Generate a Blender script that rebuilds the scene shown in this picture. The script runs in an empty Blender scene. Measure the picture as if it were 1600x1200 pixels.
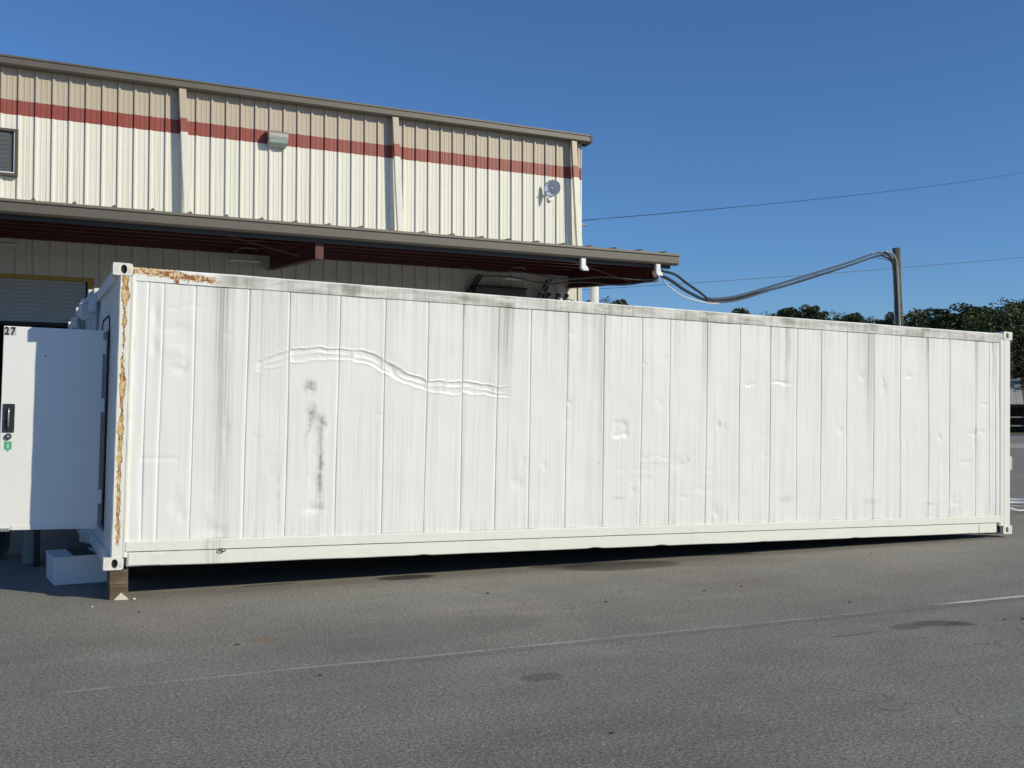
import bpy, bmesh, math, random
import numpy as np
from mathutils import Vector, Matrix, noise as mnoise
R = math.radians
scene = bpy.context.scene
C = scene.collection

# ------------------------------------------------------------ camera
cam_d = bpy.data.cameras.new('camera')
cam = bpy.data.objects.new('camera', cam_d)
C.objects.link(cam)
scene.camera = cam
YAW, PITCH, ROLL = R(26.3796), R(1.6475), R(0.0854)
fwd = Vector((math.sin(YAW) * math.cos(PITCH), math.cos(YAW) * math.cos(PITCH), math.sin(PITCH)))
r0 = Vector((math.cos(YAW), -math.sin(YAW), 0)); u0 = r0.cross(fwd)
rr = math.cos(ROLL) * r0 + math.sin(ROLL) * u0
uu = -math.sin(ROLL) * r0 + math.cos(ROLL) * u0
m3 = Matrix((rr, uu, -fwd)).transposed()
cam.matrix_world = Matrix.Translation((0, 0, 1.7503)) @ m3.to_4x4()
cam_d.sensor_width = 36
cam_d.lens = 36 * 1651.0 / 1600
cam_d.clip_start = 0.1
cam_d.clip_end = 3000

# ------------------------------------------------------------ light
SUN_AZ = 141.3      # clockwise from +Y
SUN_EL = 28.5
w = bpy.data.worlds.new('World'); scene.world = w
w.use_nodes = True
wt = w.node_tree
bg = wt.nodes['Background']
sky = wt.nodes.new('ShaderNodeTexSky')
sky.sky_type = 'NISHITA'; sky.sun_disc = False
sky.sun_elevation = R(SUN_EL); sky.sun_rotation = R(SUN_AZ)
sky.air_density = 1.0; sky.dust_density = 0.0; sky.ozone_density = 10.0
wt.links.new(sky.outputs[0], bg.inputs[0])
bg.inputs[1].default_value = 0.097
sd = bpy.data.lights.new('sun', 'SUN'); so = bpy.data.objects.new('sun', sd); C.objects.link(so)
sd.energy = 3.5; sd.angle = R(0.5); sd.color = (1.0, 0.925, 0.70)
tosun = Vector((math.sin(R(SUN_AZ)) * math.cos(R(SUN_EL)), math.cos(R(SUN_AZ)) * math.cos(R(SUN_EL)), math.sin(R(SUN_EL))))
so.rotation_euler = tosun.to_track_quat('Z', 'Y').to_euler()
scene.view_settings.view_transform = 'Standard'
scene.view_settings.look = 'None'
scene.view_settings.exposure = 0.14
scene.view_settings.gamma = 1.0
scene.render.engine = 'CYCLES'

# ------------------------------------------------------------ node helpers
class S:
    """a float/vector socket with arithmetic"""
    nt = None
    def __init__(s, sock): s.s = sock
    @staticmethod
    def m(op, *a):
        n = S.nt.nodes.new('ShaderNodeMath'); n.operation = op
        for i, v in enumerate(a):
            if isinstance(v, S): S.nt.links.new(v.s, n.inputs[i])
            else: n.inputs[i].default_value = v
        return S(n.outputs[0])
    def __add__(s, o): return S.m('ADD', s, o)
    __radd__ = __add__
    def __sub__(s, o): return S.m('SUBTRACT', s, o)
    def __rsub__(s, o): return S.m('SUBTRACT', o, s)
    def __mul__(s, o): return S.m('MULTIPLY', s, o)
    __rmul__ = __mul__
    def __truediv__(s, o): return S.m('DIVIDE', s, o)
    def abs(s): return S.m('ABSOLUTE', s)
    def max(s, o): return S.m('MAXIMUM', s, o)
    def min(s, o): return S.m('MINIMUM', s, o)
def ss(x, a, b, lo=0.0, hi=1.0):
    n = S.nt.nodes.new('ShaderNodeMapRange'); n.interpolation_type = 'SMOOTHSTEP'
    S.nt.links.new(x.s, n.inputs[0])
    for i, v in ((1, a), (2, b), (3, lo), (4, hi)):
        if isinstance(v, S): S.nt.links.new(v.s, n.inputs[i])
        else: n.inputs[i].default_value = v
    return S(n.outputs[0])
def near(x, c, wd, soft=None):      # 1 within wd of c, fading out over soft
    soft = wd if soft is None else soft
    return ss((x - c).abs(), wd, wd + soft, 1.0, 0.0)
def coords():
    n = S.nt.nodes.new('ShaderNodeTexCoord')
    sp = S.nt.nodes.new('ShaderNodeSeparateXYZ'); S.nt.links.new(n.outputs['Object'], sp.inputs[0])
    return n.outputs['Object'], S(sp.outputs[0]), S(sp.outputs[1]), S(sp.outputs[2])
def noise(vec, scale=(1, 1, 1), sc=1.0, detail=3.0, rough=0.5, off=(0, 0, 0)):
    mp = S.nt.nodes.new('ShaderNodeMapping'); S.nt.links.new(vec, mp.inputs[0])
    mp.inputs['Scale'].default_value = scale; mp.inputs['Location'].default_value = off
    n = S.nt.nodes.new('ShaderNodeTexNoise'); S.nt.links.new(mp.outputs[0], n.inputs['Vector'])
    n.inputs['Scale'].default_value = sc; n.inputs['Detail'].default_value = detail
    n.inputs['Roughness'].default_value = rough
    return S(n.outputs['Fac'])
def voro(vec, sc):
    n = S.nt.nodes.new('ShaderNodeTexVoronoi'); S.nt.links.new(vec, n.inputs['Vector'])
    n.inputs['Scale'].default_value = sc
    sp = S.nt.nodes.new('ShaderNodeSeparateColor'); S.nt.links.new(n.outputs['Color'], sp.inputs[0])
    return S(n.outputs['Distance']), S(sp.outputs[0]), S(sp.outputs[1])
def mix(fac, a, b):
    n = S.nt.nodes.new('ShaderNodeMix'); n.data_type = 'RGBA'
    if isinstance(fac, S): S.nt.links.new(fac.s, n.inputs[0])
    else: n.inputs[0].default_value = fac
    for i, v in ((6, a), (7, b)):
        if isinstance(v, tuple): n.inputs[i].default_value = (*v[:3], 1)
        else: S.nt.links.new(v, n.inputs[i])
    return n.outputs[2]
def gain(col, k):                   # colour times a scalar
    n = S.nt.nodes.new('ShaderNodeVectorMath'); n.operation = 'SCALE'
    S.nt.links.new(col, n.inputs[0])
    if isinstance(k, S): S.nt.links.new(k.s, n.inputs['Scale'])
    else: n.inputs['Scale'].default_value = k
    return n.outputs[0]
def begin(name):
    m = bpy.data.materials.new(name); m.use_nodes = True
    S.nt = m.node_tree
    return m, m.node_tree.nodes['Principled BSDF']
def fin(b, col, rough=0.6, metal=0.0, bump=None, bs=0.5, bd=0.01, spec=0.5):
    if isinstance(col, tuple): b.inputs['Base Color'].default_value = (*col[:3], 1)
    else: S.nt.links.new(col, b.inputs['Base Color'])
    if isinstance(rough, S): S.nt.links.new(rough.s, b.inputs['Roughness'])
    else: b.inputs['Roughness'].default_value = rough
    b.inputs['Metallic'].default_value = metal
    b.inputs['Specular IOR Level'].default_value = spec
    if bump is not None:
        n = S.nt.nodes.new('ShaderNodeBump'); n.inputs['Strength'].default_value = bs
        n.inputs['Distance'].default_value = bd
        S.nt.links.new(bump.s, n.inputs['Height']); S.nt.links.new(n.outputs[0], b.inputs['Normal'])

def paint(name, col, rough=0.5, var=0.12, sc=3.0, metal=0.0, bump=0.0, spec=0.5, grime=None):
    m, b = begin(name)
    v, x, y, z = coords()
    n = noise(v, sc=sc, detail=5, rough=0.6)
    n2 = noise(v, (1, 1, 0.12), sc * 6, 3)
    base = mix(1.0, col, col)
    k = (n - 0.5) * (var * 2) + (n2 - 0.5) * var + 1.0
    c = gain(base, k)
    if grime: c = mix(ss(n2 * n, 0.22, 0.42) * grime[1], c, grime[0])
    fin(b, c, (n * 0.2) + (rough - 0.1), metal, n if bump else None, bump, 0.01, spec)
    return m

SEAMS = [0.31, 0.45, 0.755, 1.27, 1.685, 2.205, 2.705, 3.185, 3.60, 4.02, 4.43, 4.90, 5.39, 5.91, 6.31, 6.85, 7.35, 7.83, 8.26, 8.66, 9.10, 9.57, 10.05, 10.57, 10.98, 11.49, 11.76, 11.89]
# ---- container coat: streaks, stains; object coords are container coords (x along, z up)
def container_paint(name, kind='panel'):
    m, b = begin(name)
    v, x, y, z = coords()
    fine = noise(v, (70, 8, 0.55), 1.0, 4, 0.6)
    mid = noise(v, (14, 4, 0.35), 1.0, 4, 0.6, (3, 0, 0))
    cloud = noise(v, (0.8, 1, 0.9), 1.0, 5, 0.6, (7, 0, 2))
    spots = noise(v, (9, 9, 9), 1.0, 5, 0.7)
    white = mix(cloud, (0.80, 0.80, 0.815), (0.805, 0.805, 0.785))
    dirt = ss(fine, 0.46, 0.76) * 0.24 + ss(mid, 0.50, 0.78) * 0.16 + ss(cloud, 0.5, 0.75) * 0.05
    if kind == 'panel':
        # dark runs under the top rail and down the panels
        for a, wd, st, lo in ((1.02, 0.06, 0.42, -0.6), (0.98, 0.16, 0.15, -0.5), (4.12, 0.09, 0.34, 1.5), (4.05, 0.22, 0.18, 1.2), (4.9, 0.03, .2, 1.4),
                              (1.5, 0.16, 0.18, 1.3), (5.37, 0.05, 0.38, 0.2), (5.2, 0.15, .14, 1.5), (6.84, 0.08, 0.32, 1.3), (7.9, .12, .16, 1.6),
                              (8.11, 0.04, 0.5, 1.5), (9.5, 0.07, 0.5, 0.9), (9.35, .14, .2, 1.7), (10.55, 0.03, 0.45, 1.8), (10.5, .14, .16, 1.9), (11.52, 0.04, 0.4, 1.7), (3.62, 0.05, 0.2, 1.2),
                              (2.75, 0.08, 0.13, 1.0), (2.0, .3, .10, 1.9), (4.65, .2, .10, 1.2), (6.4, 0.05, 0.15, 1.5), (8.7, .1, .12, 1.4), (11.85, 0.02, .45, 1.7)):
            wob = (noise(v, (0, 0, 2.5), 1.0, 2, 0.5, (a, 0, 0)) - 0.5) * 0.05
            d = near(x + wob, a, wd * 0.25, wd * 1.3) * ss(z, lo, 2.75)
            dirt = dirt + d * st * (0.45 + ss(fine, 0.35, 0.62) * 0.75)
        # scuffed patches below the long dent
        for a, c, ra, rc, st in ((1.92, 1.78, 0.07, 0.09, .95), (1.93, 1.52, 0.06, 0.12, .8), (2.03, 1.40, 0.06, 0.09, .9), (1.90, 1.38, .03, .16, .45), (2.05, 0.95, 0.032, 0.5, .85),
                                 (1.9, 1.1, 0.022, 0.30, .32), (1.62, 0.72, 0.02, 0.35, .3), (1.52, 0.9, 0.1, 0.3, .15), (3.5, 2.25, .05, .06, .3),
                                 (8.1, 0.55, .12, .06, .3), (7.05, 1.5, .02, .05, .5), (9.55, .5, .2, .05, .25), (10.6, .45, .2, .02, .3), (5.6, .6, .1, .02, .35),
                                 (6.2, 1.0, .3, .012, .3), (5.9, .85, .2, .01, .3), (6.6, 1.05, .03, .02, .6), (4.85, 1.2, .01, .03, .8), (5.33, 1.0, .012, .02, .8)):
            wob = (noise(v, (0, 0, 3), 1.0, 3, 0.5, (a, 1, 0)) - 0.5) * 0.12
            e = S.m('SQRT', ((x + wob - a) / ra) * ((x + wob - a) / ra) + ((z - c) / rc) * ((z - c) / rc))
            dirt = dirt + ss(e, 0.1, 1.5, 1.0, 0.0) * st * ss(spots + (fine - .5) * .5, 0.30, 0.68)
        hair = ss(noise(v, (3, 0, 1.3), 1.0, 4, .6), .3, .6)
        for s_ in SEAMS[2:]:
            dirt = dirt + near(x + S.m('SINE', z * 2.1 + s_ * 7) * -.003, s_ + .004, .0015, .006) * (hair * .42 + .08)
        dirt = dirt + near(z, .267, .001, .007) * .5 * hair + ss(z, .50, .27) * ss(mid, .42, .65) * .14
        dirt = dirt + ss(z, 2.45, 2.76) * 0.12 * ss(mid, .4, .6)
        dirt = dirt * ss(x, 0.3, 1.2, 0.25, 1.0)
        dcol = (0.23, 0.225, 0.20)
    elif kind == 'rail':
        g = noise(v, (2.2, 4, 9), 1.0, 6, 0.65, (2, 0, 0))
        topw = ss(z, 2.868, 2.85)
        dirt = (ss(mid, .3, .7) * 0.28 + ss(g, .30, .66) * 0.52 + ss(fine, .45, .75) * 0.22) * ss(x, 0.9, 1.25) * topw
        for a in (1.05, 4.1, 5.37, 6.85, 8.1, 9.5, 10.5, 11.5, 3.6, 2.3, 7.4):
            dirt = dirt + near(x, a, 0.03, 0.12) * 0.35 * ss(g, .3, .6) * topw
        dcol = (0.24, 0.225, 0.185)
    else:
        g = noise(v, (2.5, 4, 6), 1.0, 6, 0.65, (2, 0, 0))
        dirt = dirt * 0.5 + ss(g, .5, .8) * 0.15
        dirt = dirt + near(x, 0.98, 0.05, 0.08) * 0.35 * ss(fine, .4, .6)
        white = mix(0.6, (0.79, 0.79, 0.77), (0.78, 0.76, 0.70))
        dcol = (0.28, 0.25, 0.20)
    dirt = dirt.min(0.92)
    col = mix(dirt, white, dcol)
    if kind in ('rail', 'post'):
        n1 = noise(v, (9, 9, 9), 1.0, 6, 0.62, (0, 0, 4)); n2 = noise(v, (26, 26, 26), 1.0, 5, 0.65)
        if kind == 'post':
            wob = (noise(v, (0, 0, 4.3), 1.0, 6, 0.7) - 0.5) * 0.07
            wid = (noise(v, (0, 0, 2.1), 1.0, 6, 0.72, (5, 0, 0)) - 0.455) * 0.19 + ss(z, 2.35, 2.72) * 0.012 - near(z, 2.15, 0.05, 0.12) * 0.02 - near(z, 0.25, .02, .06) * 0.03
            wid = wid.max(ss(z, 2.0, 1.7) * .007)
            d = (x + wob - 0.098).abs() - wid + (n1 - 0.5) * 0.06 + (n2 - .5) * .025
            area = ss(d, 0.012, 0.004) * ss(z, 0.2, 0.26)
            edge = ss((d - 0.003).abs(), 0.010, 0.002) * ss(n1, .40, .56)
            area = area * (1.0 - ss(n2, .60, .66) * ss(d, -.03, -.01))
        else:
            area = None; line = 2.852 - (x - 0.18) * 0.085
            d = (z - line).abs() - (0.040 - (x - .42).abs() * 0.040) + (n1 - 0.5) * 0.15 + (n2 - .5) * .10
            drip = (x - 0.565 + (n2 - .5) * .03).abs() * 1.4 - 0.028 + ss(z, 2.70, 2.66) * 0.1 + ss(z, 2.80, 2.86) * .2
            d = d.min(drip + (n1 - 0.5) * 0.06)
            area = ss(d, 0.01, 0.002) * ss(x, 1.05, 0.85)
            edge = ss(n2 * .6 + n1 * .4, 0.46, 0.52) * ss(z + (n1 - .5) * .05, 2.862, 2.845)
        pale = mix(ss(n2, .4, .6), (0.58, 0.36, 0.12), (0.70, 0.56, 0.32)) if kind == 'post' else mix(ss(n2, .4, .6), (0.74, 0.62, 0.44), (0.66, 0.42, 0.20))
        rust = mix(edge, pale, (0.30, 0.115, 0.03))
        rust = mix(ss(noise(v, (40, 40, 14), 1.0, 5, .7), .52, .62), rust, (0.22, 0.085, 0.025))
        col = mix(area, col, rust)
        fin(b, col, 0.5 + area * 0.35, 0, (1.0 - area) * 1.0 + n2 * area * 0.6, 0.8, 0.006)
    else:
        fin(b, col, 0.40 + dirt * 0.3, 0, fine * 0.15 + spots * 0.1, 0.25, 0.004, 0.5)
    return m

def wall_paint():
    m, b = begin('wall sheet paint')
    v, x, y, z = coords()
    st = noise(v, (30, 30, 0.4), 1.0, 4, 0.6); cl = noise(v, (0.7, 0.7, 0.7), 1.0, 4)
    wob = (noise(v, (3, 0, 3), 1.0, 2) - 0.5) * 0.006
    red = ss(z + wob, 7.530, 7.534) * ss(z + wob, 7.822, 7.818)
    tan = ss(z, 7.818, 7.822)
    c = mix(tan, mix(cl, (0.71, 0.69, 0.615), (0.75, 0.73, 0.66)), (0.47, 0.40, 0.315))
    c = mix(red, c, (0.265, 0.052, 0.036))
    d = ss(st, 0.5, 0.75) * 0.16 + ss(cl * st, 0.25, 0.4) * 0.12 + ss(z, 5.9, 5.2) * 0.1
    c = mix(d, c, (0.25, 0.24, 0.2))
    xr = S.m('MODULO', x + 30.0 - .458 + 10 * .3048 + .09, .1524)
    for zz in (5.75, 7.05, 8.2):
        sc = ss(S.m('SQRT', (xr - .076) * (xr - .076) + (z - zz) * (z - zz)), .006, .012, 1.0, 0.0)
        c = mix(sc * .55, c, (0.12, 0.11, 0.09))
    lap = S.m('MODULO', x + 30.0, .9144)
    run = near(lap, .45, .02, .12) * ss(st, .45, .7) * ss(z, 8.5, 6.2) * .22
    c = mix(run, c, (.32, .29, .22))
    fin(b, c, 0.45, 0, cl, 0.1, 0.01)
    return m

def asphalt():
    m, b = begin('old asphalt')
    v, x, y, z = coords()
    big = noise(v, (0.35, 0.35, 1), 1.0, 4, 0.55); mid = noise(v, (1.3, 1.3, 1), 1.0, 5, 0.6, (4, 2, 0))
    coarse = noise(v, (1, 1, 1), 34, 4, 0.85, (5, 5, 0))
    hue = noise(v, (0.5, 0.22, 1), 1.0, 3, 0.5, (11, 3, 0)); grit = noise(v, (1, 1, 1), 60, 3, 0.75)
    fine = noise(v, (1, 1, 1), 170, 2, 0.7)
    dist, rnd, rnd2 = voro(v, 75)
    streak = noise(v, (0.35, 2.6, 1), 1.0, 4, 0.6, (1, 9, 0))
    c = mix(ss(hue, .42, .58), (0.186, 0.183, 0.162), (0.204, 0.187, 0.168))
    c = gain(c, 1.0 + (big - 0.5) * 0.7 + (mid - 0.5) * 0.55 + (streak - .5) * .4)
    c = mix(ss(y, 8.2, 11.0) * 0.45, c, (0.275, 0.250, 0.212))     # dusty, lighter strip by the container
    c = gain(c, (1.0 + (coarse - .5) * 2.6 + (grit - 0.5) * 3.4 + (fine - 0.5) * 1.8).max(.25))
    stones = ss(dist, 0.55, 0.3) * ss(rnd, 0.80, 0.86)
    c = mix(stones * (0.15 + rnd2 * 0.55), c, (0.48, 0.46, 0.42))
    holes = ss(rnd, 0.14, 0.09) * ss(dist, .5, .25)
    c = mix(holes * 0.6, c, (0.03, 0.03, 0.03))
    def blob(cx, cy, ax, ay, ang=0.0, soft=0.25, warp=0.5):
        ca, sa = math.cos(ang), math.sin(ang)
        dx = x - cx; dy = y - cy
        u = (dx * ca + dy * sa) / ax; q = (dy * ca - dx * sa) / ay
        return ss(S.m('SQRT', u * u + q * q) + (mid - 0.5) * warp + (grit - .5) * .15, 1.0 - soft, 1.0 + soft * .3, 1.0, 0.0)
    # oil and damp patches
    for cx, cy, ax, ay, an, st, col in (
            (7.18, 6.42, .24, .13, -.35, .62, (0.045, 0.045, 0.043)), (6.85, 6.43, .22, .11, .1, .5, (0.05, 0.05, 0.048)), (7.35, 6.32, .12, .1, -.2, .62, (0.05, .05, .05)),
            (6.2, 6.38, .35, .025, .0, .45, (.05, .05, .05)), (3.33, 6.27, .17, .10, .1, .5, (0.05, 0.05, 0.05)),
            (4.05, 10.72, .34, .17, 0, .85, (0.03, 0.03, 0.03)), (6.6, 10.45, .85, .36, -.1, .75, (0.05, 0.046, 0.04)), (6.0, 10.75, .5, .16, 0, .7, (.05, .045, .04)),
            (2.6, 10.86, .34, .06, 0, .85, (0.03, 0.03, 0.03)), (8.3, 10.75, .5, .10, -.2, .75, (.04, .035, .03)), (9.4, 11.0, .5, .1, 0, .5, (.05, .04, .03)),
            (7.9, 10.2, 1.2, .35, -.2, .22, (.10, .07, .035)), (1.95, 8.25, .14, .16, 0, .35, (.22, .12, .05)), (3.0, 8.0, 1.5, .5, .1, .18, (.06, .06, .06)),
            (1.9, 11.0, .5, .07, .1, .6, (.28, .27, .25)), (3.0, 10.9, .9, .14, 0, .35, (.26, .25, .22)), (5.2, 10.7, .5, .2, 0, .3, (.24, .22, .18))):
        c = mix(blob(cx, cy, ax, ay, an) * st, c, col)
    # worn remains of a chalky line and a tar joint beside it
    wob = (noise(v, (0.8, 0, 0), 1.0, 3) - .5) * .10 + (noise(v, (14, 0, 0), 1.0, 4, .7) - .5) * .03
    ly = 7.262 - (x - .399) * 0.0322 + wob
    c = mix(near(y, ly, 0.002, 0.024) * ss(grit * 0.6 + mid * 0.5 + noise(v, (1.7, 0.1, 0), 1.0, 5, .7) * .6, 0.66, 0.98) * 0.62 * ss(x, 0.3, .5) * ss(x, 7.3, 6.6), c, (0.50, 0.48, 0.44))
    c = mix(near(y, ly - 0.10, 0.02, 0.05) * 0.22 * ss(x, 1.8, 2.5), c, (.05, .05, .05))
    wear = ss(noise(v, (.5, 3.2, 1), 1.0, 6, .7, (3, 1, 0)), .56, .72) * ss(coarse + grit, .85, 1.2)
    c = mix(wear * .40 * ss(y, 5.5, 8.0, .4, 1.0), c, (.36, .34, .30))
    # hairline cracks
    wx = S.nt.nodes.new('ShaderNodeTexVoronoi'); wx.feature = 'DISTANCE_TO_EDGE'; wx.inputs['Scale'].default_value = .42
    wn_ = S.nt.nodes.new('ShaderNodeTexNoise'); wn_.inputs['Scale'].default_value = 1.6; wn_.inputs['Detail'].default_value = 6
    S.nt.links.new(v, wn_.inputs['Vector'])
    vm = S.nt.nodes.new('ShaderNodeVectorMath'); vm.operation = 'MULTIPLY_ADD'; vm.inputs[1].default_value = (.9, .9, .9)
    S.nt.links.new(wn_.outputs['Color'], vm.inputs[0]); S.nt.links.new(v, vm.inputs[2]); S.nt.links.new(vm.outputs[0], wx.inputs['Vector'])
    ck = ss(S(wx.outputs['Distance']), .0035, .001) * ss(big + mid, .98, 1.12)
    c = mix(ck * .55, c, (.04, .04, .04))
    c = mix(ss(noise(v, (.25, 2.0, 1), 1.0, 5, .65, (8, 0, 0)), .66, .70) * .25, c, (.26, .25, .23))
    rg = 0.82 - holes * .2
    fin(b, c, rg, 0, grit * 0.5 + fine * 0.3 + stones * .4, 0.35, 0.004, 0.3)
    return m

def foliage(name, c1, c2):
    m, b = begin(name)
    v, x, y, z = coords()
    n = noise(v, sc=0.9, detail=4); n2 = noise(v, sc=6.0, detail=2)
    fin(b, mix(ss(n * .6 + n2 * .4, .38, .62), c1, c2), 0.6, spec=0.3)
    return m

def wood(name, c1, c2, scale=(12, 12, 1.2)):
    m, b = begin(name)
    v, x, y, z = coords()
    n = noise(v, scale, 1.0, 5, 0.65); n2 = noise(v, sc=5.0, detail=3)
    fin(b, mix(ss(n * .7 + n2 * .3, .36, .64), c1, c2), 0.85, 0, n, .5, .01)
    return m

M = {}
M['panel'] = container_paint('white container coat streaked', 'panel')
M['rail'] = container_paint('white container coat grimy', 'rail')
M['sill'] = container_paint('white container coat lower', 'sill')
M['post'] = container_paint('white container coat rusted', 'post')
M['white'] = paint('plain white coat', (0.76, 0.765, 0.76), .45, .06, 2.0)
M['door'] = paint('white door skin', (0.79, 0.795, 0.79), .38, .045, 1.6)
M['cast'] = paint('cast corner steel painted white', (0.76, 0.75, 0.72), .55, .18, 14.0, bump=.4, grime=((.30, .2, .12), .5))
M['wall'] = wall_paint()
M['trim'] = paint('taupe metal trim', (0.105, 0.092, 0.075), .45, .14, 2.5)
M['trimtop'] = paint('pale metal roof edge', (0.17, 0.145, 0.11), .4, .15, 3)
M['roofsheet'] = paint('galvanised roof sheet', (0.36, 0.36, 0.35), .4, .1, 2, metal=.5)
M['primer'] = paint('red primer steel', (0.085, 0.014, 0.012), .5, .25, 3)
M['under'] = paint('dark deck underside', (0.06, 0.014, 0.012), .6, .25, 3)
M['black'] = paint('black plastic', (0.018, 0.018, 0.02), .45, .2, 5)
M['rubber'] = paint('dark rubber', (0.03, 0.03, 0.03), .8, .2, 9)
M['dark'] = paint('dark inside', (0.03, 0.03, 0.032), .9, .2, 3)
M['curtain'] = paint('grey roll door curtain', (0.40, 0.42, 0.42), .45, .08, 2)
M['yellow'] = paint('yellow door jamb', (0.42, 0.27, 0.035), .5, .2, 6)
M['galv'] = paint('galvanised steel', (0.42, 0.43, 0.42), .38, .15, 8, metal=.55)
M['steel'] = paint('bright steel', (0.6, 0.6, 0.6), .25, .1, 8, metal=.9)
M['glassy'] = paint('lamp lens', (0.34, 0.40, 0.36), .15, .15, 12)
M['lamphood'] = paint('weathered lamp housing', (0.30, 0.29, 0.26), .45, .15, 12, metal=.3)
M['dish'] = paint('grey plastic dish', (0.62, 0.64, 0.68), .5, .05, 5)
M['brown'] = paint('brown window frame', (0.085, 0.062, 0.045), .45, .15, 6)
M['blind'] = paint('grey slat blind', (0.085, 0.09, 0.09), .35, .1, 5)
M['cable_black'] = paint('black cable sheath', (0.02, 0.021, 0.024), .4, .15, 9)
M['cable_grey'] = paint('grey conduit', (0.075, 0.08, 0.082), .4, .15, 6)
M['cable_white'] = paint('white cable sheath', (0.72, 0.73, 0.74), .4, .1, 6)
M['pole'] = wood('weathered pole wood', (0.045, 0.038, 0.024), (0.115, 0.10, 0.062), (9, 9, .5))
M['block'] = wood('weathered timber block', (0.085, 0.060, 0.038), (0.19, 0.14, 0.09), (2, 2, 14))
M['green'] = paint('green decal', (0.10, 0.42, 0.22), .4, .1, 9)
M['ink'] = paint('black ink', (0.012, 0.012, 0.014), .4, .1, 9)
M['sticker'] = paint('grey label film', (0.52, 0.52, 0.52), .4, .06, 9)
M['stone'] = paint('pale stone', (0.62, 0.58, 0.50), .8, .2, 20, bump=.5)
M['darkstone'] = paint('dark stone', (0.05, 0.045, 0.04), .85, .3, 20)
M['asphalt'] = asphalt()
M['concrete'] = paint('pale concrete', (0.36, 0.34, 0.30), .85, .2, 2)
M['linepaint'] = paint('worn line paint', (0.50, 0.49, 0.45), .75, .25, 12)
M['grass'] = foliage('dry grass', (0.10, 0.09, 0.025), (0.20, 0.155, 0.05))
M['leaf_pine'] = foliage('pine needles', (0.016, 0.032, 0.011), (0.075, 0.10, 0.030))
M['leaf_oak'] = foliage('broadleaf green', (0.020, 0.040, 0.011), (0.105, 0.12, 0.034))
M['bark'] = wood('bark', (0.06, 0.045, 0.035), (0.14, 0.11, 0.085), (6, 6, 1))
M['tin'] = paint('old tin sheet', (0.36, 0.36, 0.35), .75, .25, 1.5)
M['tinrust'] = paint('rusted tin sheet', (0.14, 0.07, 0.05), .85, .3, 2)
M['oldwood'] = wood('dark shed board', (0.035, 0.022, 0.018), (0.09, 0.05, 0.04), (6, 6, .6))
M['ledlens'] = paint('tube lamp diffuser', (0.8, 0.82, 0.8), .4, .05, 6)

# ------------------------------------------------------------ mesh helpers
class MB:
    def __init__(s): s.v = []; s.f = []
    def add(s, vs, fs):
        o = len(s.v); s.v += [tuple(p) for p in vs]; s.f += [tuple(i + o for i in f) for f in fs]; return s
    def box(s, x0, x1, y0, y1, z0, z1):
        return s.add([(x0, y0, z0), (x1, y0, z0), (x1, y1, z0), (x0, y1, z0), (x0, y0, z1), (x1, y0, z1), (x1, y1, z1), (x0, y1, z1)],
                     [(0, 3, 2, 1), (4, 5, 6, 7), (0, 1, 5, 4), (1, 2, 6, 5), (2, 3, 7, 6), (3, 0, 4, 7)])
    def prism(s, pts, fn):          # pts: 2-D outline, fn(u, v, k) -> xyz for k = 0, 1
        n = len(pts)
        return s.add([fn(u, v, 0) for u, v in pts] + [fn(u, v, 1) for u, v in pts],
                     [tuple(range(n))[::-1], tuple(range(n, 2 * n))] + [(i, (i + 1) % n, n + (i + 1) % n, n + i) for i in range(n)])
    def tube(s, pts, r, n=8, caps=True):
        pts = [Vector(p) for p in pts]; vs = []; up = None
        for i, p in enumerate(pts):
            t = (pts[min(i + 1, len(pts) - 1)] - pts[max(i - 1, 0)]).normalized()
            if up is None: up = Vector((0, 0, 1)) if abs(t.z) < .9 else Vector((1, 0, 0))
            a = t.cross(up).normalized(); up = a.cross(t).normalized()
            rad = r[i] if isinstance(r, (list, tuple)) else r
            for k in range(n):
                th = 2 * math.pi * k / n
                vs.append(p + (a * math.cos(th) + up * math.sin(th)) * rad)
        fs = [(i * n + k, i * n + (k + 1) % n, (i + 1) * n + (k + 1) % n, (i + 1) * n + k) for i in range(len(pts) - 1) for k in range(n)]
        if caps: fs += [tuple(range(n))[::-1], tuple(range((len(pts) - 1) * n, len(pts) * n))]
        return s.add(vs, fs)
    def build(s, name, mat, parent=None, smooth=False, bevel=0.0, loc=None):
        me = bpy.data.meshes.new(name); me.from_pydata(s.v, [], s.f); me.update()
        bm = bmesh.new(); bm.from_mesh(me); bmesh.ops.recalc_face_normals(bm, faces=bm.faces); bm.to_mesh(me); bm.free()
        me.materials.append(mat)
        if smooth: me.polygons.foreach_set('use_smooth', [True] * len(me.polygons))
        o = bpy.data.objects.new(name, me); C.objects.link(o)
        if parent: o.parent = parent
        if loc: o.location = loc
        if bevel:
            b = o.modifiers.new('bevel', 'BEVEL'); b.width = bevel; b.segments = 2; b.limit_method = 'ANGLE'; b.angle_limit = R(40)
        return o
def tag(o, label=None, cat=None, group=None, kind=None):
    if label: o['label'] = label
    if cat: o['category'] = cat
    if group: o['group'] = group
    if kind: o['kind'] = kind
    return o
def empty(name, loc=(0, 0, 0), rot=(0, 0, 0)):
    o = bpy.data.objects.new(name, None); C.objects.link(o); o.location = loc; o.rotation_euler = rot
    o.empty_display_size = .2
    return o
def box(*a): return MB().box(*a)
def tube(*a, **k): return MB().tube(*a, **k)

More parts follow.
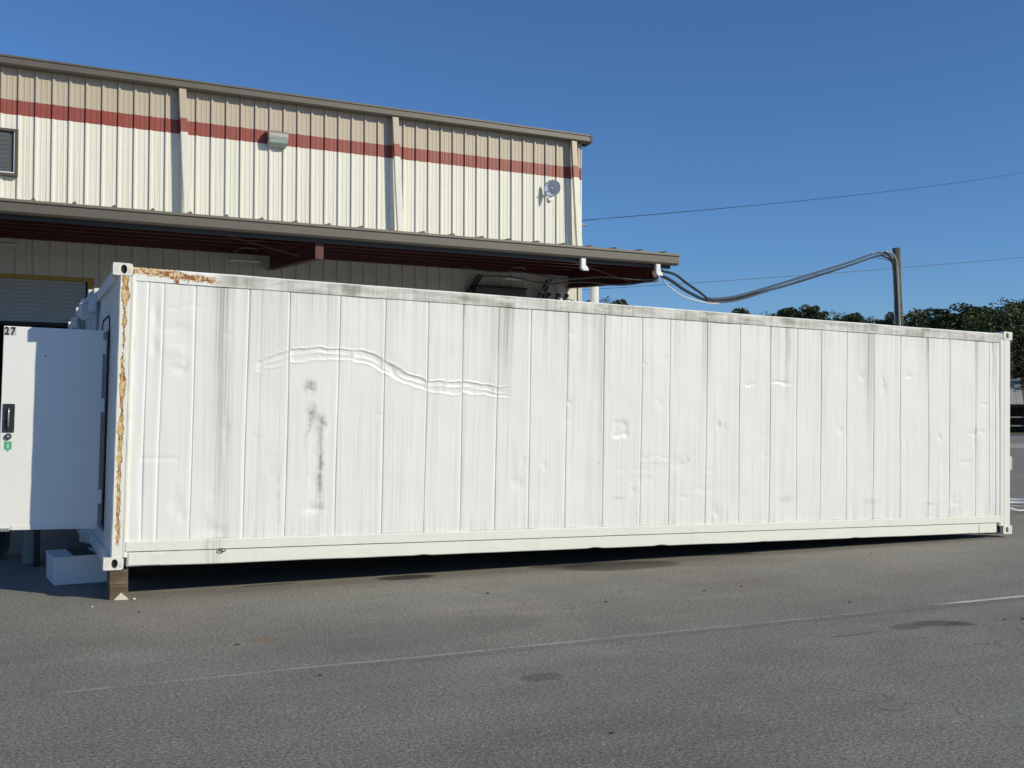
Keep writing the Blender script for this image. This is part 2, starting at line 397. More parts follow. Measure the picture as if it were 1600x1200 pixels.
# ------------------------------------------------------------ ground
g = MB().add([(-900, -900, 0), (900, -900, 0), (900, 900, 0), (-900, 900, 0)], [(0, 1, 2, 3)]).build('asphalt_yard', M['asphalt'])
tag(g, kind='structure')
rnd = random.Random(4)
def worn_line(x0, y0, x1, y1, wd, n=60):
    mb = MB()
    top = []; bot = []
    for i in range(n + 1):
        t = i / n
        x = x0 + (x1 - x0) * t; y = y0 + (y1 - y0) * t
        k = min(1, t * 9) * (0.75 + 0.5 * mnoise.noise(Vector((x * 3, 0, 0))))
        top.append((x, y + wd * k * .5 + .008 * mnoise.noise(Vector((x * 20, 5, 0))), .004)); bot.append((x, y - wd * k * .5 + .008 * mnoise.noise(Vector((x * 20, 9, 0))), .004))
    mb.add(top + bot, [(i, i + 1, n + 2 + i, n + 1 + i) for i in range(n)])
    return mb
tag(worn_line(7.70, 7.035, 13.5, 6.85, .10, 160).build('painted_line', M['linepaint']), kind='structure')
# far edge of the yard: concrete gutter, kerb, grass verge (runs across the view to the right)
def strip(name, u0, u1, z, mat, th=None):
    # band perpendicular to the direction (0.79, 0.61), from distance u0 to u1
    d = Vector((.787, .617, 0)); s_ = Vector((.617, -.787, 0))
    p = [d * u0 - s_ * 120, d * u1 - s_ * 120, d * u1 + s_ * 120, d * u0 + s_ * 120]
    if th is None: mb = MB().add([(q.x, q.y, z) for q in p], [(0, 1, 2, 3)])
    else: mb = MB().prism([(q.x, q.y) for q in p], lambda u, v, k: (u, v, z + th * k))
    return tag(mb.build(name, mat), kind='structure')
strip('concrete_apron', 62, 72, .004, M['concrete'])
strip('kerb', 100, 100.4, 0.0, M['concrete'], .15)
strip('grass_verge', 100.4, 200, .06, M['grass'], .05)

# ------------------------------------------------------------ main container
L, H, W = 12.192, 2.896, 2.438
TILT, PSI = R(1.1042), -0.0119
def container_root(name, b_off, a_off=0.0, dz=0.0):
    o = empty(name)
    base = Matrix.Translation((1.0048, 10.6085, .2857 + dz)) @ Matrix.Rotation(PSI, 4, 'Z') @ Matrix.Rotation(TILT, 4, 'Y')
    o.matrix_world = base @ Matrix.Translation((a_off, b_off, 0))
    return o
cont = container_root('shipping_container', 0)
tag(cont, 'long white refrigerated shipping container nearest the viewer, rust on its left corner post', 'container', 'white containers side by side')

BAND = [(1.38, 1.96), (1.5, 2.02), (1.67, 2.075), (1.95, 2.115), (2.21, 2.125), (2.38, 2.13), (2.48, 2.12), (2.62, 2.08), (2.74, 2.0), (2.90, 1.915), (3.06, 1.86), (3.17, 1.835), (3.38, 1.825), (3.58, 1.83), (3.76, 1.82), (3.96, 1.80), (4.17, 1.795)]
def side_panel():
    xs = list(np.arange(0.20, 11.975, 0.022))
    xs += [s_ + d for s_ in SEAMS for d in (-.014, -.008, -.003, .003, .008, .014)]
    xs = sorted(set(round(float(q), 4) for q in xs if .20 <= q <= 11.975)) + [11.978]
    zs = list(np.arange(0.262, 1.70, 0.020)) + list(np.arange(1.70, 2.24, 0.007)) + list(np.arange(2.24, 2.735, 0.020)) + [2.741]
    X, Z = np.meshgrid(np.array(xs), np.array(zs), indexing='ij')
    Xg, Zg = X, Z
    D = np.zeros_like(X)                     # + is inward
    rn = random.Random(11)
    for s_ in SEAMS:
        dd = X - (s_ + 0.003 * np.sin(Z * 2.1 + s_ * 7))
        D += 0.0075 * np.clip(1 - np.abs(dd) / 0.010, 0, 1)
        D -= 0.0022 * np.exp(-((dd + .03) / 0.018) ** 2)
    # each sheet bulges a little on its own
    edges = [0.2] + SEAMS + [11.98]
    for i in range(len(edges) - 1):
        a, b = edges[i], edges[i + 1]
        msk = (X >= a) & (X < b)
        t = np.clip((X - a) / (b - a), 0, 1)
        k = rn.uniform(-.002, .004); ph = rn.uniform(0, 6)
        D += msk * (np.sin(np.pi * t) * (k + .0022 * np.sin(Z * rn.uniform(1.2, 2.6) + ph)))
    # the long curved crease
    bx = np.array([p[0] for p in BAND]); bz = np.array([p[1] for p in BAND])
    cz = np.interp(X, bx, bz)
    pid = np.searchsorted(np.array([1.69, 2.2, 2.36, 2.7, 2.80, 3.18, 3.40, 3.6, 4.0]), X)
    jit = np.array([0.0, .006, -.002, -.008, .004, .010, -.004, -.010, .002, -.004])[pid]
    amp = np.array([.9, 1.0, .8, 1.1, 1.15, 1.2, .9, 1.0, .95, .7])[pid]
    cz = cz + jit + .004 * np.sin(X * 23) + .003 * np.sin(X * 57)
    hw = 0.058 + .006 * np.sin(X * 7.3 + 1) + .004 * np.sin(X * 29)
    inside = np.clip((X - 1.37) / .02, 0, 1) * np.clip((4.22 - X) / .25, 0, 1)
    q = (Z - cz) / hw
    prof = np.clip((1 - np.abs(q)) / 0.10, 0, 1) * 0.009 * amp
    prof -= 0.005 * np.exp(-((np.abs(q) - 1.12) / .14) ** 2)
    prof -= (0.0045 + .002 * np.sin(X * 13)) * np.exp(-((q + .1 - .25 * np.sin(X * 4.1)) / .22) ** 2)
    for gx in (1.69, 2.36, 2.385, 2.70, 3.19, 3.40, 3.425, 3.60, 3.99):
        prof *= 1 - 0.9 * np.exp(-((X - gx) / .014) ** 2)
    D += prof * inside
    # creased rim around 2.8
    D += .011 * np.exp(-((X - 2.80 - (Z - 1.97) * -.4) / .02) ** 2) * np.exp(-((Z - 1.97) / .06) ** 2)
    # sheet to the left: short vertical dents
    D += .010 * np.exp(-((X - .385) / .028) ** 2) * (np.exp(-((Z - 2.42) / .10) ** 2) + np.exp(-((Z - 2.12) / .09) ** 2))
    D += .007 * np.exp(-((Z - 1.045) / .012) ** 2) * ((X > .28) & (X < .62))
    D += .009 * np.exp(-((X - .29) / .02) ** 2) * np.exp(-((Z - .85) / .35) ** 2)
    WXf = .018 * np.sin(Z * 23 + 3 * np.sin(X * 11)) + .012 * np.sin(X * 31 + Z * 17 + 1.3) + .008 * np.sin(X * 61 - Z * 47)
    WZf = .016 * np.sin(X * 21 + 2 * np.sin(Z * 13)) + .012 * np.sin(Z * 37 - X * 19 + .4) + .007 * np.sin(X * 53 + Z * 67)
    def dent(a, c, ra, rc, h, sq=False, ang=0.0):
        nonlocal D
        wv = min(1.0, max(ra, rc) / .05)
        X = Xg + WXf * wv * .8; Z = Zg + WZf * wv * .8
        dx = (X - a) * math.cos(ang) + (Z - c) * math.sin(ang); dz = (Z - c) * math.cos(ang) - (X - a) * math.sin(ang)
        if sq:
            e = ((np.abs(dx) / ra) ** 5 + (np.abs(dz) / rc) ** 5) ** .2
            D += h * np.clip((1.25 - e) / .28, 0, 1)
        else:
            D += h * np.exp(-(dx / ra) ** 2 - (dz / rc) ** 2)
    dent(5.63, 1.40, .095, .085, .011, True); dent(5.63, 1.39, .06, .05, -.006)
    dent(6.45, 1.0, .10, .05, .007); dent(7.02, 1.46, .025, .05, .008); dent(7.12, 1.45, .02, .05, .008)
    dent(7.0, 1.33, .012, .08, .006); dent(1.08, 1.30, .02, .16, .010); dent(.66, 1.93, .02, .05, .008)
    dent(.62, .63, .05, .12, .009); dent(.70, .50, .03, .05, .009); dent(1.0, .35, .14, .05, .008)
    dent(2.06, 1.33, .04, .05, -.012); dent(2.0, .53, .10, .03, .011); dent(1.98, .85, .05, .45, .007)
    dent(4.36, 1.02, .02, .05, .008); dent(4.30, .78, .05, .06, .008); dent(4.62, .98, .02, .03, .008); dent(4.58, 1.0, .015, .02, .008)
    dent(4.93, 1.70, .02, .03, .010); dent(6.0, .92, .5, .008, .004); dent(5.9, .80, .2, .01, .004); dent(6.2, 1.08, .35, .01, .006)
    dent(6.50, .60, .07, .015, .009); dent(5.80, .68, .02, .03, .009); dent(7.0, .42, .06, .07, .010); dent(6.8, .68, .2, .02, .004)
    dent(8.0, 2.03, .14, .02, .008); dent(7.5, 2.0, .06, .04, .006); dent(9.73, 2.05, .03, .16, .010, False, .2); dent(9.36, 2.17, .03, .05, .008)
    dent(11.47, 1.37, .02, .12, .013); dent(11.38, 1.42, .10, .015, .008); dent(11.6, 1.44, .06, .02, .008); dent(11.3, 1.02, .08, .02, .009)
    dent(10.78, 1.36, .02, .06, .010, False, .5); dent(8.97, 1.45, .025, .07, .008); dent(11.63, 1.83, .05, .02, .006); dent(10.2, 2.2, .06, .04, .006)
    dent(11.05, .52, .05, .08, .007); dent(11.1, .45, .12, .015, .008); dent(10.15, 1.25, .02, .1, .006); dent(3.25, 2.2, .02, .05, .004)
    dent(.62, 2.52, .14, .012, .006); dent(.55, 2.3, .12, .05, .006); dent(.58, 2.1, .1, .05, -.005); dent(.6, 1.9, .1, .05, .005)
    for i in range(90):
        a = rn.uniform(.5, 11.9); c = rn.triangular(.3, 2.5, .8)
        s1 = rn.uniform(.012, .05); s2 = s1 * rn.uniform(.3, 1.6)
        dent(a, c, s1, s2, rn.uniform(-.003, .005), False, rn.uniform(-.6, .6))
    D += .0012 * np.sin(Z * 9 + X * 3.1) * np.sin(X * 4.3 + Z * 1.7)
    nx, nz = X.shape
    Yv = 0.012 + D
    co = np.stack([X, Yv, Z], -1).reshape(-1, 3)
    idx = np.arange(nx * nz).reshape(nx, nz)
    q4 = np.stack([idx[:-1, :-1], idx[1:, :-1], idx[1:, 1:], idx[:-1, 1:]], -1).reshape(-1, 4)
    me = bpy.data.meshes.new('side_panel')
    me.vertices.add(len(co)); me.vertices.foreach_set('co', co.ravel())
    me.loops.add(q4.size); me.loops.foreach_set('vertex_index', q4.ravel().astype(np.int32))
    me.polygons.add(len(q4)); me.polygons.foreach_set('loop_start', np.arange(0, q4.size, 4, dtype=np.int32))
    me.update(); me.validate()
    me.polygons.foreach_set('use_smooth', [True] * len(me.polygons))
    me.materials.append(M['panel'])
    o = bpy.data.objects.new('side_panel', me); C.objects.link(o); return o
sp = side_panel(); sp.parent = cont
# insulated box behind the skin: far side, roof, floor, machinery end
mb = MB()
mb.box(.18, 12.0, W - .05, W - .01, .16, 2.87)
mb.build('far_side_panel', M['white'], cont)
mb = MB(); n = 40
mb.box(.18, 12.0, .05, W - .05, 2.845, 2.862)
mb.build('roof_panel', M['white'], cont)
box(.1, 12.1, .06, W - .06, .14, .26).build('floor', M['dark'], cont)
mb = MB()
for i in range(24): mb.box(.5 + i * .48, .56 + i * .48, .05, W - .05, .02, .138)
tag(mb.build('cross_members', M['dark'], cont))
box(12.06, 12.10, .17, W - .17, .12, 2.78).build('machinery_end_panel', M['white'], cont)

def rail(x0, x1, prof, amp, seed, n=240):
    """prof: closed outline (y, z); slightly wavy along x"""
    mb = MB(); k = len(prof); vs = []
    for i in range(n + 1):
        x = x0 + (x1 - x0) * i / n
        for j, (y, z) in enumerate(prof):
            e = amp * mnoise.noise(Vector((x * 1.7, seed, j * .3))) + amp * .5 * mnoise.noise(Vector((x * 7, seed + 3, j * .7)))
            vs.append((x, y + e, z + e * .8))
    fs = [(i * k + j, i * k + (j + 1) % k, (i + 1) * k + (j + 1) % k, (i + 1) * k + j) for i in range(n) for j in range(k)]
    fs += [tuple(range(k))[::-1], tuple(range(n * k, n * k + k))]
    return mb.add(vs, fs)
tr = rail(.163, 12.03, [(.0, 2.741), (.0, 2.853), (.010, 2.868), (.06, 2.872), (.06, 2.741)], .004, 1.0).build('top_rail', M['rail'], cont)
rail(.176, 11.962, [(-.010, .166), (-.010, .255), (.002, .263), (.045, .263), (.045, .166)], .002, 5.0).build('bottom_flange', M['sill'], cont)
# lower side beam with a knocked-about lower edge
mb = MB(); n = 300; vs = []; fs = []
for i in range(n + 1):
    x = .193 + (11.90 - .193) * i / n
    lo = .020 + .006 * mnoise.noise(Vector((x * 1.3, 1, 0))) + max(0, mnoise.noise(Vector((x * 3.3, 8, 2))) - .25) * .035 * (x > 2)
    fy = .004 + .004 * mnoise.noise(Vector((x * 2, 4, 0)))
    for p in ((fy, .156), (fy, lo + .008), (fy + .008, lo), (.09, lo), (.09, lo + .01), (.02, .156)): vs.append((x, p[0], p[1]))
k = 6
fs = [(i * k + j, i * k + (j + 1) % k, (i + 1) * k + (j + 1) % k, (i + 1) * k + j) for i in range(n) for j in range(k)] + [tuple(range(k))[::-1], tuple(range(n * k, n * k + k))]
mb.add(vs, fs); mb.build('bottom_rail', M['sill'], cont)
box(.205, .50, -.004, .003, .035, .145).build('rail_doubler_plate', M['sill'], cont)
box(11.55, 11.57, -.003, .004, .03, .15).build('weld_seam', M['sill'], cont)
box(.176, 11.96, .03, .05, .15, .168).build('shadow_gap_web', M['sill'], cont)

def casting(parent, a, b, c, fa, mirror_x=1, hole_c=.06):
    """corner casting .178 long, .162 deep, .118 high with an oval hole in its long side; origin at low front left"""
    mb = MB(); Lc, Dc, Hc = .178, .162, .118
    hx = .099 if mirror_x == 1 else Lc - .099
    n = 24; rx, rz = .029, .043
    outer = []; inner = []
    for k in range(n):
        th = 2 * math.pi * k / n
        cx, cz = math.cos(th), math.sin(th)
        m_ = 1e9
        if abs(cx) > 1e-6: m_ = min(m_, ((Lc - hx) if cx > 0 else hx) / abs(cx))
        if abs(cz) > 1e-6: m_ = min(m_, ((Hc - hole_c) if cz > 0 else hole_c) / abs(cz))
        outer.append((hx + cx * m_, 0, hole_c + cz * m_)); inner.append((hx + rx * cx, 0, hole_c + rz * cz))
    inb = [(p[0], .035, p[2]) for p in inner]
    mb.add(outer + inner + inb, [(i, (i + 1) % n, n + (i + 1) % n, n + i) for i in range(n)] + [(n + i, n + (i + 1) % n, 2 * n + (i + 1) % n, 2 * n + i) for i in range(n)])
    mb.add([(0, 0, 0), (Lc, 0, 0), (Lc, Dc, 0), (0, Dc, 0), (0, 0, Hc), (Lc, 0, Hc), (Lc, Dc, Hc), (0, Dc, Hc)],
           [(0, 3, 2, 1), (4, 5, 6, 7), (1, 2, 6, 5), (2, 3, 7, 6), (3, 0, 4, 7)])
    o = mb.build('corner_casting', M['cast'], parent); o.location = (a, b, c)
    back = MB().add([(p[0], .0345, p[2]) for p in inner], [tuple(range(n))]).build('casting_hole', M['black'], o)
    return o
CL = [(-.016, -.006, 2.782), (-.016, -.006, -.004), (12.03, -.006, 2.782), (12.03, -.006, -.004),
      (-.016, W - .156, 2.782), (-.016, W - .156, -.004), (12.03, W - .156, 2.782), (12.03, W - .156, -.004)]
for i, (a, b, c) in enumerate(CL):
    casting(cont, a, b, c, 0, 1 if a < 1 else -1)
# left post: flat face, rounded inner bead that meets the side sheet
mb = MB()
prof = [(.046, .160), (.046, .010), (.056, 0), (.150, 0), (.158, -.004), (.172, -.005), (.182, 0), (.200, .008), (.200, .045), (.10, .05), (.10, .160)]
N = 90
vs = []
for i in range(N + 1):
    z = .112 + (2.784 - .112) * i / N
    for j, (x, y) in enumerate(prof):
        e = .0035 * mnoise.noise(Vector((z * 4, j * .4, 3)))
        vs.append((x + e, y + e * .7, z))
k = len(prof)
mb.add(vs, [(i * k + j, i * k + (j + 1) % k, (i + 1) * k + (j + 1) % k, (i + 1) * k + j) for i in range(N) for j in range(k)] + [tuple(range(k))[::-1], tuple(range(N * k, N * k + k))])
lp = mb.build('corner_post', M['post'], cont); lp['label'] = 'left corner post with peeling paint and orange rust'
# right post
mb = MB()
mb.prism([(11.965, .05), (11.965, .010), (11.985, 0), (12.035, 0), (12.04, .004), (12.05, .004), (12.055, 0), (12.17, 0), (12.176, .006), (12.176, .15), (12.03, .15), (12.03, .05)], lambda u, v, q: (u, v, .112 + (2.784 - .112) * q))
mb.build('corner_post', M['sill'], cont, bevel=.003)
box(11.905, 12.03, .05, .09, .02, .16).build('beam_end_web', M['dark'], cont)
for a in (.046, 12.03): box(a, a + .14, W - .15, W - .002, .112, 2.784).build('corner_post', M['white'], cont)
# door end: header, sill, partition with a doorway, far half with a gasket line
box(.01, .12, .156, W - .156, 2.742, 2.866).build('door_header', M['white'], cont, bevel=.006)
box(.01, .12, .156, W - .156, .02, .15).build('door_sill', M['white'], cont, bevel=.006)
mb = MB()
mb.box(.05, .10, .16, .885, .15, 2.742)
mb.box(.05, .10, .885, 1.76, 2.34, 2.742)
mb.box(.05, .10, 1.76, W - .155, .15, 2.742)
mb.box(.05, .10, .885, 1.76, .15, .262)
mb.build('end_partition', M['white'], cont)
mb = MB(); mb.tube([(.045, 1.82, .3), (.045, 1.82, 2.25), (.045, 1.81, 2.36), (.045, 1.76, 2.44), (.045, 1.65, 2.48), (.045, 1.05, 2.48), (.045, .95, 2.46), (.045, .89, 2.4), (.045, .875, 2.3), (.045, .875, .3)], .009, 6)
mb.build('door_gasket', M['rubber'], cont, smooth=True)
mb = MB(); mb.tube([(.02, 2.2, .2), (.02, 2.2, 2.8)], .016, 8); mb.build('lock_bar', M['galv'], cont, smooth=True)
# personnel door, swung open
hb = .90
door = empty('door'); door.parent = cont; door.location = (-.012, hb, .31)
DA = R(87)
door.rotation_euler = (0, 0, math.pi - (math.pi / 2 - (math.pi / 2 - DA)) + math.pi / 2 - R(3) - R(84))
# direct: local x runs along the leaf away from the hinge
door.rotation_euler = (0, 0, R(177))
DW, DH, DT = .915, 2.0, .075
d = box(0, DW, -.0, DT, 0, DH); leaf = d.build('door_leaf', M['door'], door, bevel=.006)
# leaf front (seen side) is local y = DT
F_ = DT
box(.02, DW - .13, F_ + .001, F_ + .007, .0, .04).build('kick_strip', M['white'], door)
box(DW - .115, DW + .05, F_ - .05, F_ + .012, -.012, .018).build('bottom_latch_plate', M['galv'], door)
for i in range(5): box(DW - .10 + i * .03, DW - .094 + i * .03, F_ + .013, F_ + .016, -.004, .004).build('bolt', M['dark'], door)
for zc in (.32, 1.24, 1.83): box(-.03, .015, F_ * .3, F_ + .018, zc - .07, zc + .07).build('hinge', M['white'], door, bevel=.003)
hd = box(DW - .125, DW - .02, F_ + .002, F_ + .010, .955, 1.235).build('handle_plate', M['black'], door, bevel=.002)
hd['label'] = 'black recessed handle plate'
MB().tube([(DW - .072, F_ + .022, 1.00), (DW - .072, F_ + .034, 1.03), (DW - .072, F_ + .034, 1.16), (DW - .072, F_ + .022, 1.19)], .008, 8).build('pull_handle', M['steel'], hd, smooth=True)
for sx_ in (DW - .118, DW - .028):
    for sz_ in (.962, 1.09, 1.225): tube([(sx_, F_ + .008, sz_), (sx_, F_ + .013, sz_)], .004, 6).build('screw', M['steel'], hd)
lk = MB().tube([(DW - .075, F_ + .002, .915), (DW - .075, F_ + .022, .915)], .030, 16).build('lock_cylinder', M['rubber'], door, smooth=False)
MB().tube([(DW - .075, F_ + .022, .915), (DW - .075, F_ + .030, .915)], .016, 12).build('lock_core', M['steel'], lk)
mb = MB()
mb.prism([(-.033, .0), (.033, .0), (.033, -.075), (.018, -.075), (0, -.10), (-.018, -.075), (-.033, -.075)], lambda u, v, q: (DW - .075 + u, F_ + .0015 + .002 * q, .865 + v))
dc = mb.build('green_decal', M['green'], door)
mb = MB().prism([(-.004, .0), (.004, .0), (.004, -.03), (.010, -.03), (0, -.045), (-.010, -.03), (-.004, -.03)], lambda u, v, q: (DW - .075 + u, F_ + .0040 + .001 * q, .842 + v))
mb.build('decal_mark', M['white'], dc)
tg = MB().tube([(.53, F_ + .001, 1.72), (.53, F_ + .006, 1.72)], .008, 8).build('rivet', M['dark'], door)
def text_mesh(body, size, name, mat, parent, loc, rot, extrude=.0015, bold=.0):
    cu = bpy.data.curves.new(name, 'FONT'); cu.body = body; cu.size = size; cu.extrude = extrude; cu.offset = bold
    t = bpy.data.objects.new(name + '_curve', cu); C.objects.link(t)
    dg = bpy.context.evaluated_depsgraph_get()
    me = bpy.data.meshes.new_from_object(t.evaluated_get(dg)); me.name = name
    C.objects.unlink(t); bpy.data.objects.remove(t)
    me.materials.clear(); me.materials.append(mat)
    o = bpy.data.objects.new(name, me); C.objects.link(o); o.parent = parent; o.location = loc; o.rotation_euler = rot
    return o
# the seen side of the leaf faces local +y, so text is turned 180 about z
for i, ch in enumerate('27'):
    x1 = DW - .008 - i * .055
    st = box(x1 - .050, x1, F_ + .001, F_ + .0025, DH - .088, DH - .012).build('number_sticker', M['sticker'], door)
    text_mesh(ch, .105, 'digit', M['ink'], st, (x1 - .001, F_ + .0045, DH - .084), (R(90), 0, R(180)), .001, .0035).scale = (.78, 1, 1)

# blue junction boxes on the header and small power box on the far end
bxx = MB(); bxx.box(-.06, .02, W - .17, W - .03, 2.63, 2.79)
q = bxx.build('vent_box', M['white'], cont, bevel=.004)
box(12.20, 12.345, .10, .28, .90, 1.10).build('power_box', M['sticker'], cont, bevel=.01)
box(12.09, 12.21, .12, .24, .94, 1.04).build('power_box_bracket', M['galv'], cont)
# little ring on the lower beam
MB().tube([(1.07 + .03 * math.cos(t * .5), -.018, .150 + .016 * math.sin(t * .5)) for t in range(14)], .005, 6).build('lashing_ring', M['rubber'], cont, smooth=True)

# ------------------------------------------------------------ two more containers alongside
def plain_container(b_off, a_off, label):
    c = container_root('shipping_container', b_off, a_off)
    tag(c, label, 'container', 'white containers side by side')
    mb = MB(); mb.box(.10, 12.05, .02, W - .02, .15, 2.86); mb.build('body', M['white'], c)
    mb = MB()
    mb.box(0.0, .14, 0, .14, .112, 2.784); mb.build('corner_post', M['white'], c)
    box(0.0, .14, W - .14, W, .112, 2.784).build('corner_post', M['white'], c)
    box(.0, .12, .16, W - .16, 2.742, 2.866).build('door_header', M['white'], c, bevel=.006)
    box(.0, .12, .16, W - .16, .02, .15).build('door_sill', M['white'], c, bevel=.006)
    for s0, s1 in ((.145, W / 2 - .004), (W / 2 + .004, W - .145)):
        dd = box(.045, .10, s0, s1, .155, 2.738).build('rear_door', M['white'], c, bevel=.004)
        for bb in (s0 + .25, s1 - .25):
            MB().tube([(.03, bb, .1), (.03, bb, 2.80)], .015, 8).build('lock_bar', M['galv'], dd, smooth=True)
    for (a, b, cc) in CL: casting(c, a, b, cc, 0, 1 if a < 1 else -1)
    return c
c2 = plain_container(2.452, -.05, 'white shipping container standing second from the viewer, mostly hidden by the nearest one')
c3 = plain_container(4.905, -.02, 'white shipping container farthest from the viewer, its far top corner showing above the open door')
bb = box(-.085, .0, .03, .21, 2.56, 2.79).build('junction_box', M['white'], c2, bevel=.004)
bb['label'] = 'white box by the top corner'
MB().tube([(-.02, -.03, 2.76), (-.10, -.035, 2.72), (-.12, -.03, 2.62), (-.07, -.02, 2.56), (-.02, -.02, 2.53), (-.02, -.02, 2.42)], .014, 6).build('bent_gasket', M['white'], c2, smooth=True)
box(-.07, .0, W - .2, W - .05, 2.62, 2.76).build('vent_box', M['white'], c2, bevel=.004)

# supports under the near corner and the hidden ones
def block_stack(x, y, top, sx, sy, labels, n=2):
    hgt = (top - .0) / n
    for i in range(n):
        e = empty('timber_block', (x, y, hgt * i + .001), (0, 0, R(rnd.uniform(-2, 2))))
        box(-sx / 2, sx / 2, -sy / 2, sy / 2, 0, hgt - .003).build('block_body', M['block'], e, bevel=.005)
        # merge: a block is one mesh
        b_ = e.children[0]; b_.parent = None; b_.name = 'timber_block_mesh'
        b_.location = e.location; b_.rotation_euler = e.rotation_euler
        bpy.data.objects.remove(e); b_.name = 'timber_block'
        tag(b_, labels[i], 'timber block', 'timber blocks under the containers')
block_stack(1.135, 10.79, .278, .165, .34, ['lower timber block on the asphalt under the rusty container corner', 'upper timber block directly under the rusty container corner'])
block_stack(1.15, 12.92, .278, .165, .34, ['lower timber block in shade behind the step box', 'upper timber block in shade behind the step box'])
# step in front of the doorway, mat on it
st = empty('step_box', (.628, 11.765, 0), (0, 0, R(3.8)))
tag(st, 'white wooden step box on the asphalt below the open door', 'step')
box(0, .72, 0, .66, .0, .262).build('step_body', M['white'], st, bevel=.004)
box(-.006, .726, -.006, .666, .262, .285).build('step_top', M['white'], st, bevel=.004)
mt = box(.19, .40, .06, .58, 0, .012).build('rubber_mat', M['rubber'], bevel=.004)
mt.location = (.628, 11.765, .287); mt.rotation_euler = (0, 0, R(3.8)); tag(mt, 'black rubber mat lying across the white step box', 'mat')
# things in the shade to the left, below the door
def rbox(x0, x1, y0, y1, z0, z1, r=.05):
    pts = []
    for cx, cz, a0 in ((x1 - r, z1 - r, 0), (x0 + r, z1 - r, 90), (x0 + r, z0 + r, 180), (x1 - r, z0 + r, 270)):
        for k in range(6): pts.append((cx + r * math.cos(R(a0 + k * 18)), cz + r * math.sin(R(a0 + k * 18))))
    return MB().prism(pts, lambda u, v, q: (u, y0 + (y1 - y0) * q, v))
bn = empty('plastic_bin', (0, 0, 0)); tag(bn, 'black round cornered bin standing in deep shade at the left edge', 'bin')
rbox(-.75, .26, 14.0, 14.7, .06, .80, .14).build('bin_body', M['black'], bn)
rbox(-.68, .19, 13.97, 14.0, .13, .73, .10).build('bin_panel', M['rubber'], bn)
for xx in (-.6, .05): MB().tube([(xx, 14.3, .06), (xx + .05, 14.3, .06)], .06, 14).build('wheel', M['rubber'], bn)
cb = empty('concrete_pier', (.40, 13.6, 0)); tag(cb, 'pale upright pier block standing between the bin and the black board', 'pier')
box(0, .13, 0, .2, .16, .62).build('pier_shaft', M['concrete'], cb, bevel=.006)
box(-.01, .15, -.02, .22, 0, .16).build('pier_base', M['concrete'], cb, bevel=.006)
box(.50, .56, 13.3, 13.95, 0, .62).build('black_board', M['black'], bevel=.004)
tag(bpy.data.objects['black_board'], 'black board standing upright in the shade below the door', 'board')
# stones
def stone(name, loc, r, mat, label, cat, group=None, seed=0):
    rn = random.Random(seed)
    bm = bmesh.new(); bmesh.ops.create_icosphere(bm, subdivisions=1, radius=1)
    for v in bm.verts: v.co = Vector((v.co.x * r[0] * rn.uniform(.8, 1.2), v.co.y * r[1] * rn.uniform(.8, 1.2), v.co.z * r[2] * rn.uniform(.7, 1.3)))
    me = bpy.data.meshes.new(name); bm.to_mesh(me); bm.free(); me.materials.append(mat)
    o = bpy.data.objects.new(name, me); C.objects.link(o); o.location = (loc[0], loc[1], r[2] * .7)
    return tag(o, label, cat, group)
wd = MB().add([(1.085, 10.60, 0), (1.215, 10.58, 0), (1.215, 10.68, 0), (1.10, 10.70, 0), (1.15, 10.62, .062), (1.16, 10.66, .06)], [(0, 1, 4), (1, 2, 5, 4), (2, 3, 5), (3, 0, 4, 5), (0, 3, 2, 1)]).build('stone_chunk', M['stone'])
tag(wd, 'pale broken stone chunk lying against the foot of the timber blocks', 'stone')
stone('pebble', (1.26, 10.55), (.022, .018, .012), M['stone'], 'small pale pebble just right of the stone chunk', 'pebble', 'pebbles on the asphalt', 1)
stone('pebble', (.87, 10.30), (.016, .014, .008), M['stone'], 'small pale pebble on sunlit asphalt in front of the white step box', 'pebble', 'pebbles on the asphalt', 2)
for i, (x, y) in enumerate([(1.22, 9.85), (1.72, 8.15), (2.02, 6.95), (7.25, 7.5), (7.83, 6.28), (7.98, 6.22), (4.4, 9.4), (6.4, 8.6), (6.9, 8.65), (4.9, 3.7), (3.1, 5.0), (5.2, 8.5)]):
    stone('pebble', (x, y), (rnd.uniform(.012, .022), rnd.uniform(.01, .016), .007), M['darkstone'], 'tiny dark pebble on the open sunlit asphalt', 'pebble', 'dark pebbles on open asphalt', 10 + i)
# white hose coil past the far end, rubber wedge at the corner
mb = MB(); pts = []
rn = random.Random(3)
for i in range(200):
    t = i / 200 * 3.6 * 2 * math.pi
    rad = .74 + .18 * math.sin(t * .37) + .04 * math.sin(t * 2.3)
    pts.append((17.45 + rad * math.cos(t) * 1.1 + .05 * math.sin(t * .21), 13.55 + rad * math.sin(t) + .06 * math.cos(t * .3), .025 + .11 * i / 200 + .02 * math.sin(t * 1.5)))
mb.tube(pts, .015, 8)
hz = mb.build('hose_coil', M['cable_white'], smooth=True); tag(hz, 'white hose coiled on the asphalt beyond the right end of the near container', 'hose')
mb = MB(); mb.tube([(13.2, 11.2, .95), (13.9, 11.5, .62), (14.9, 12.0, .28), (16.2, 12.7, .08), (17.3, 13.0, .03)], .013, 8)
tag(mb.build('power_lead', M['cable_white'], smooth=True), 'white lead sloping down from the container end to the coil', 'cable')
mb = MB(); mb.prism([(0, 0), (.30, 0), (.22, .02), (.04, .20), (0, .20)], lambda u, v, q: (13.21 + u, 10.85 + .22 * q, v))
tag(mb.build('wheel_chock', M['rubber'], bevel=.01), 'black rubber wedge on the ground at the right end of the near container', 'wedge')

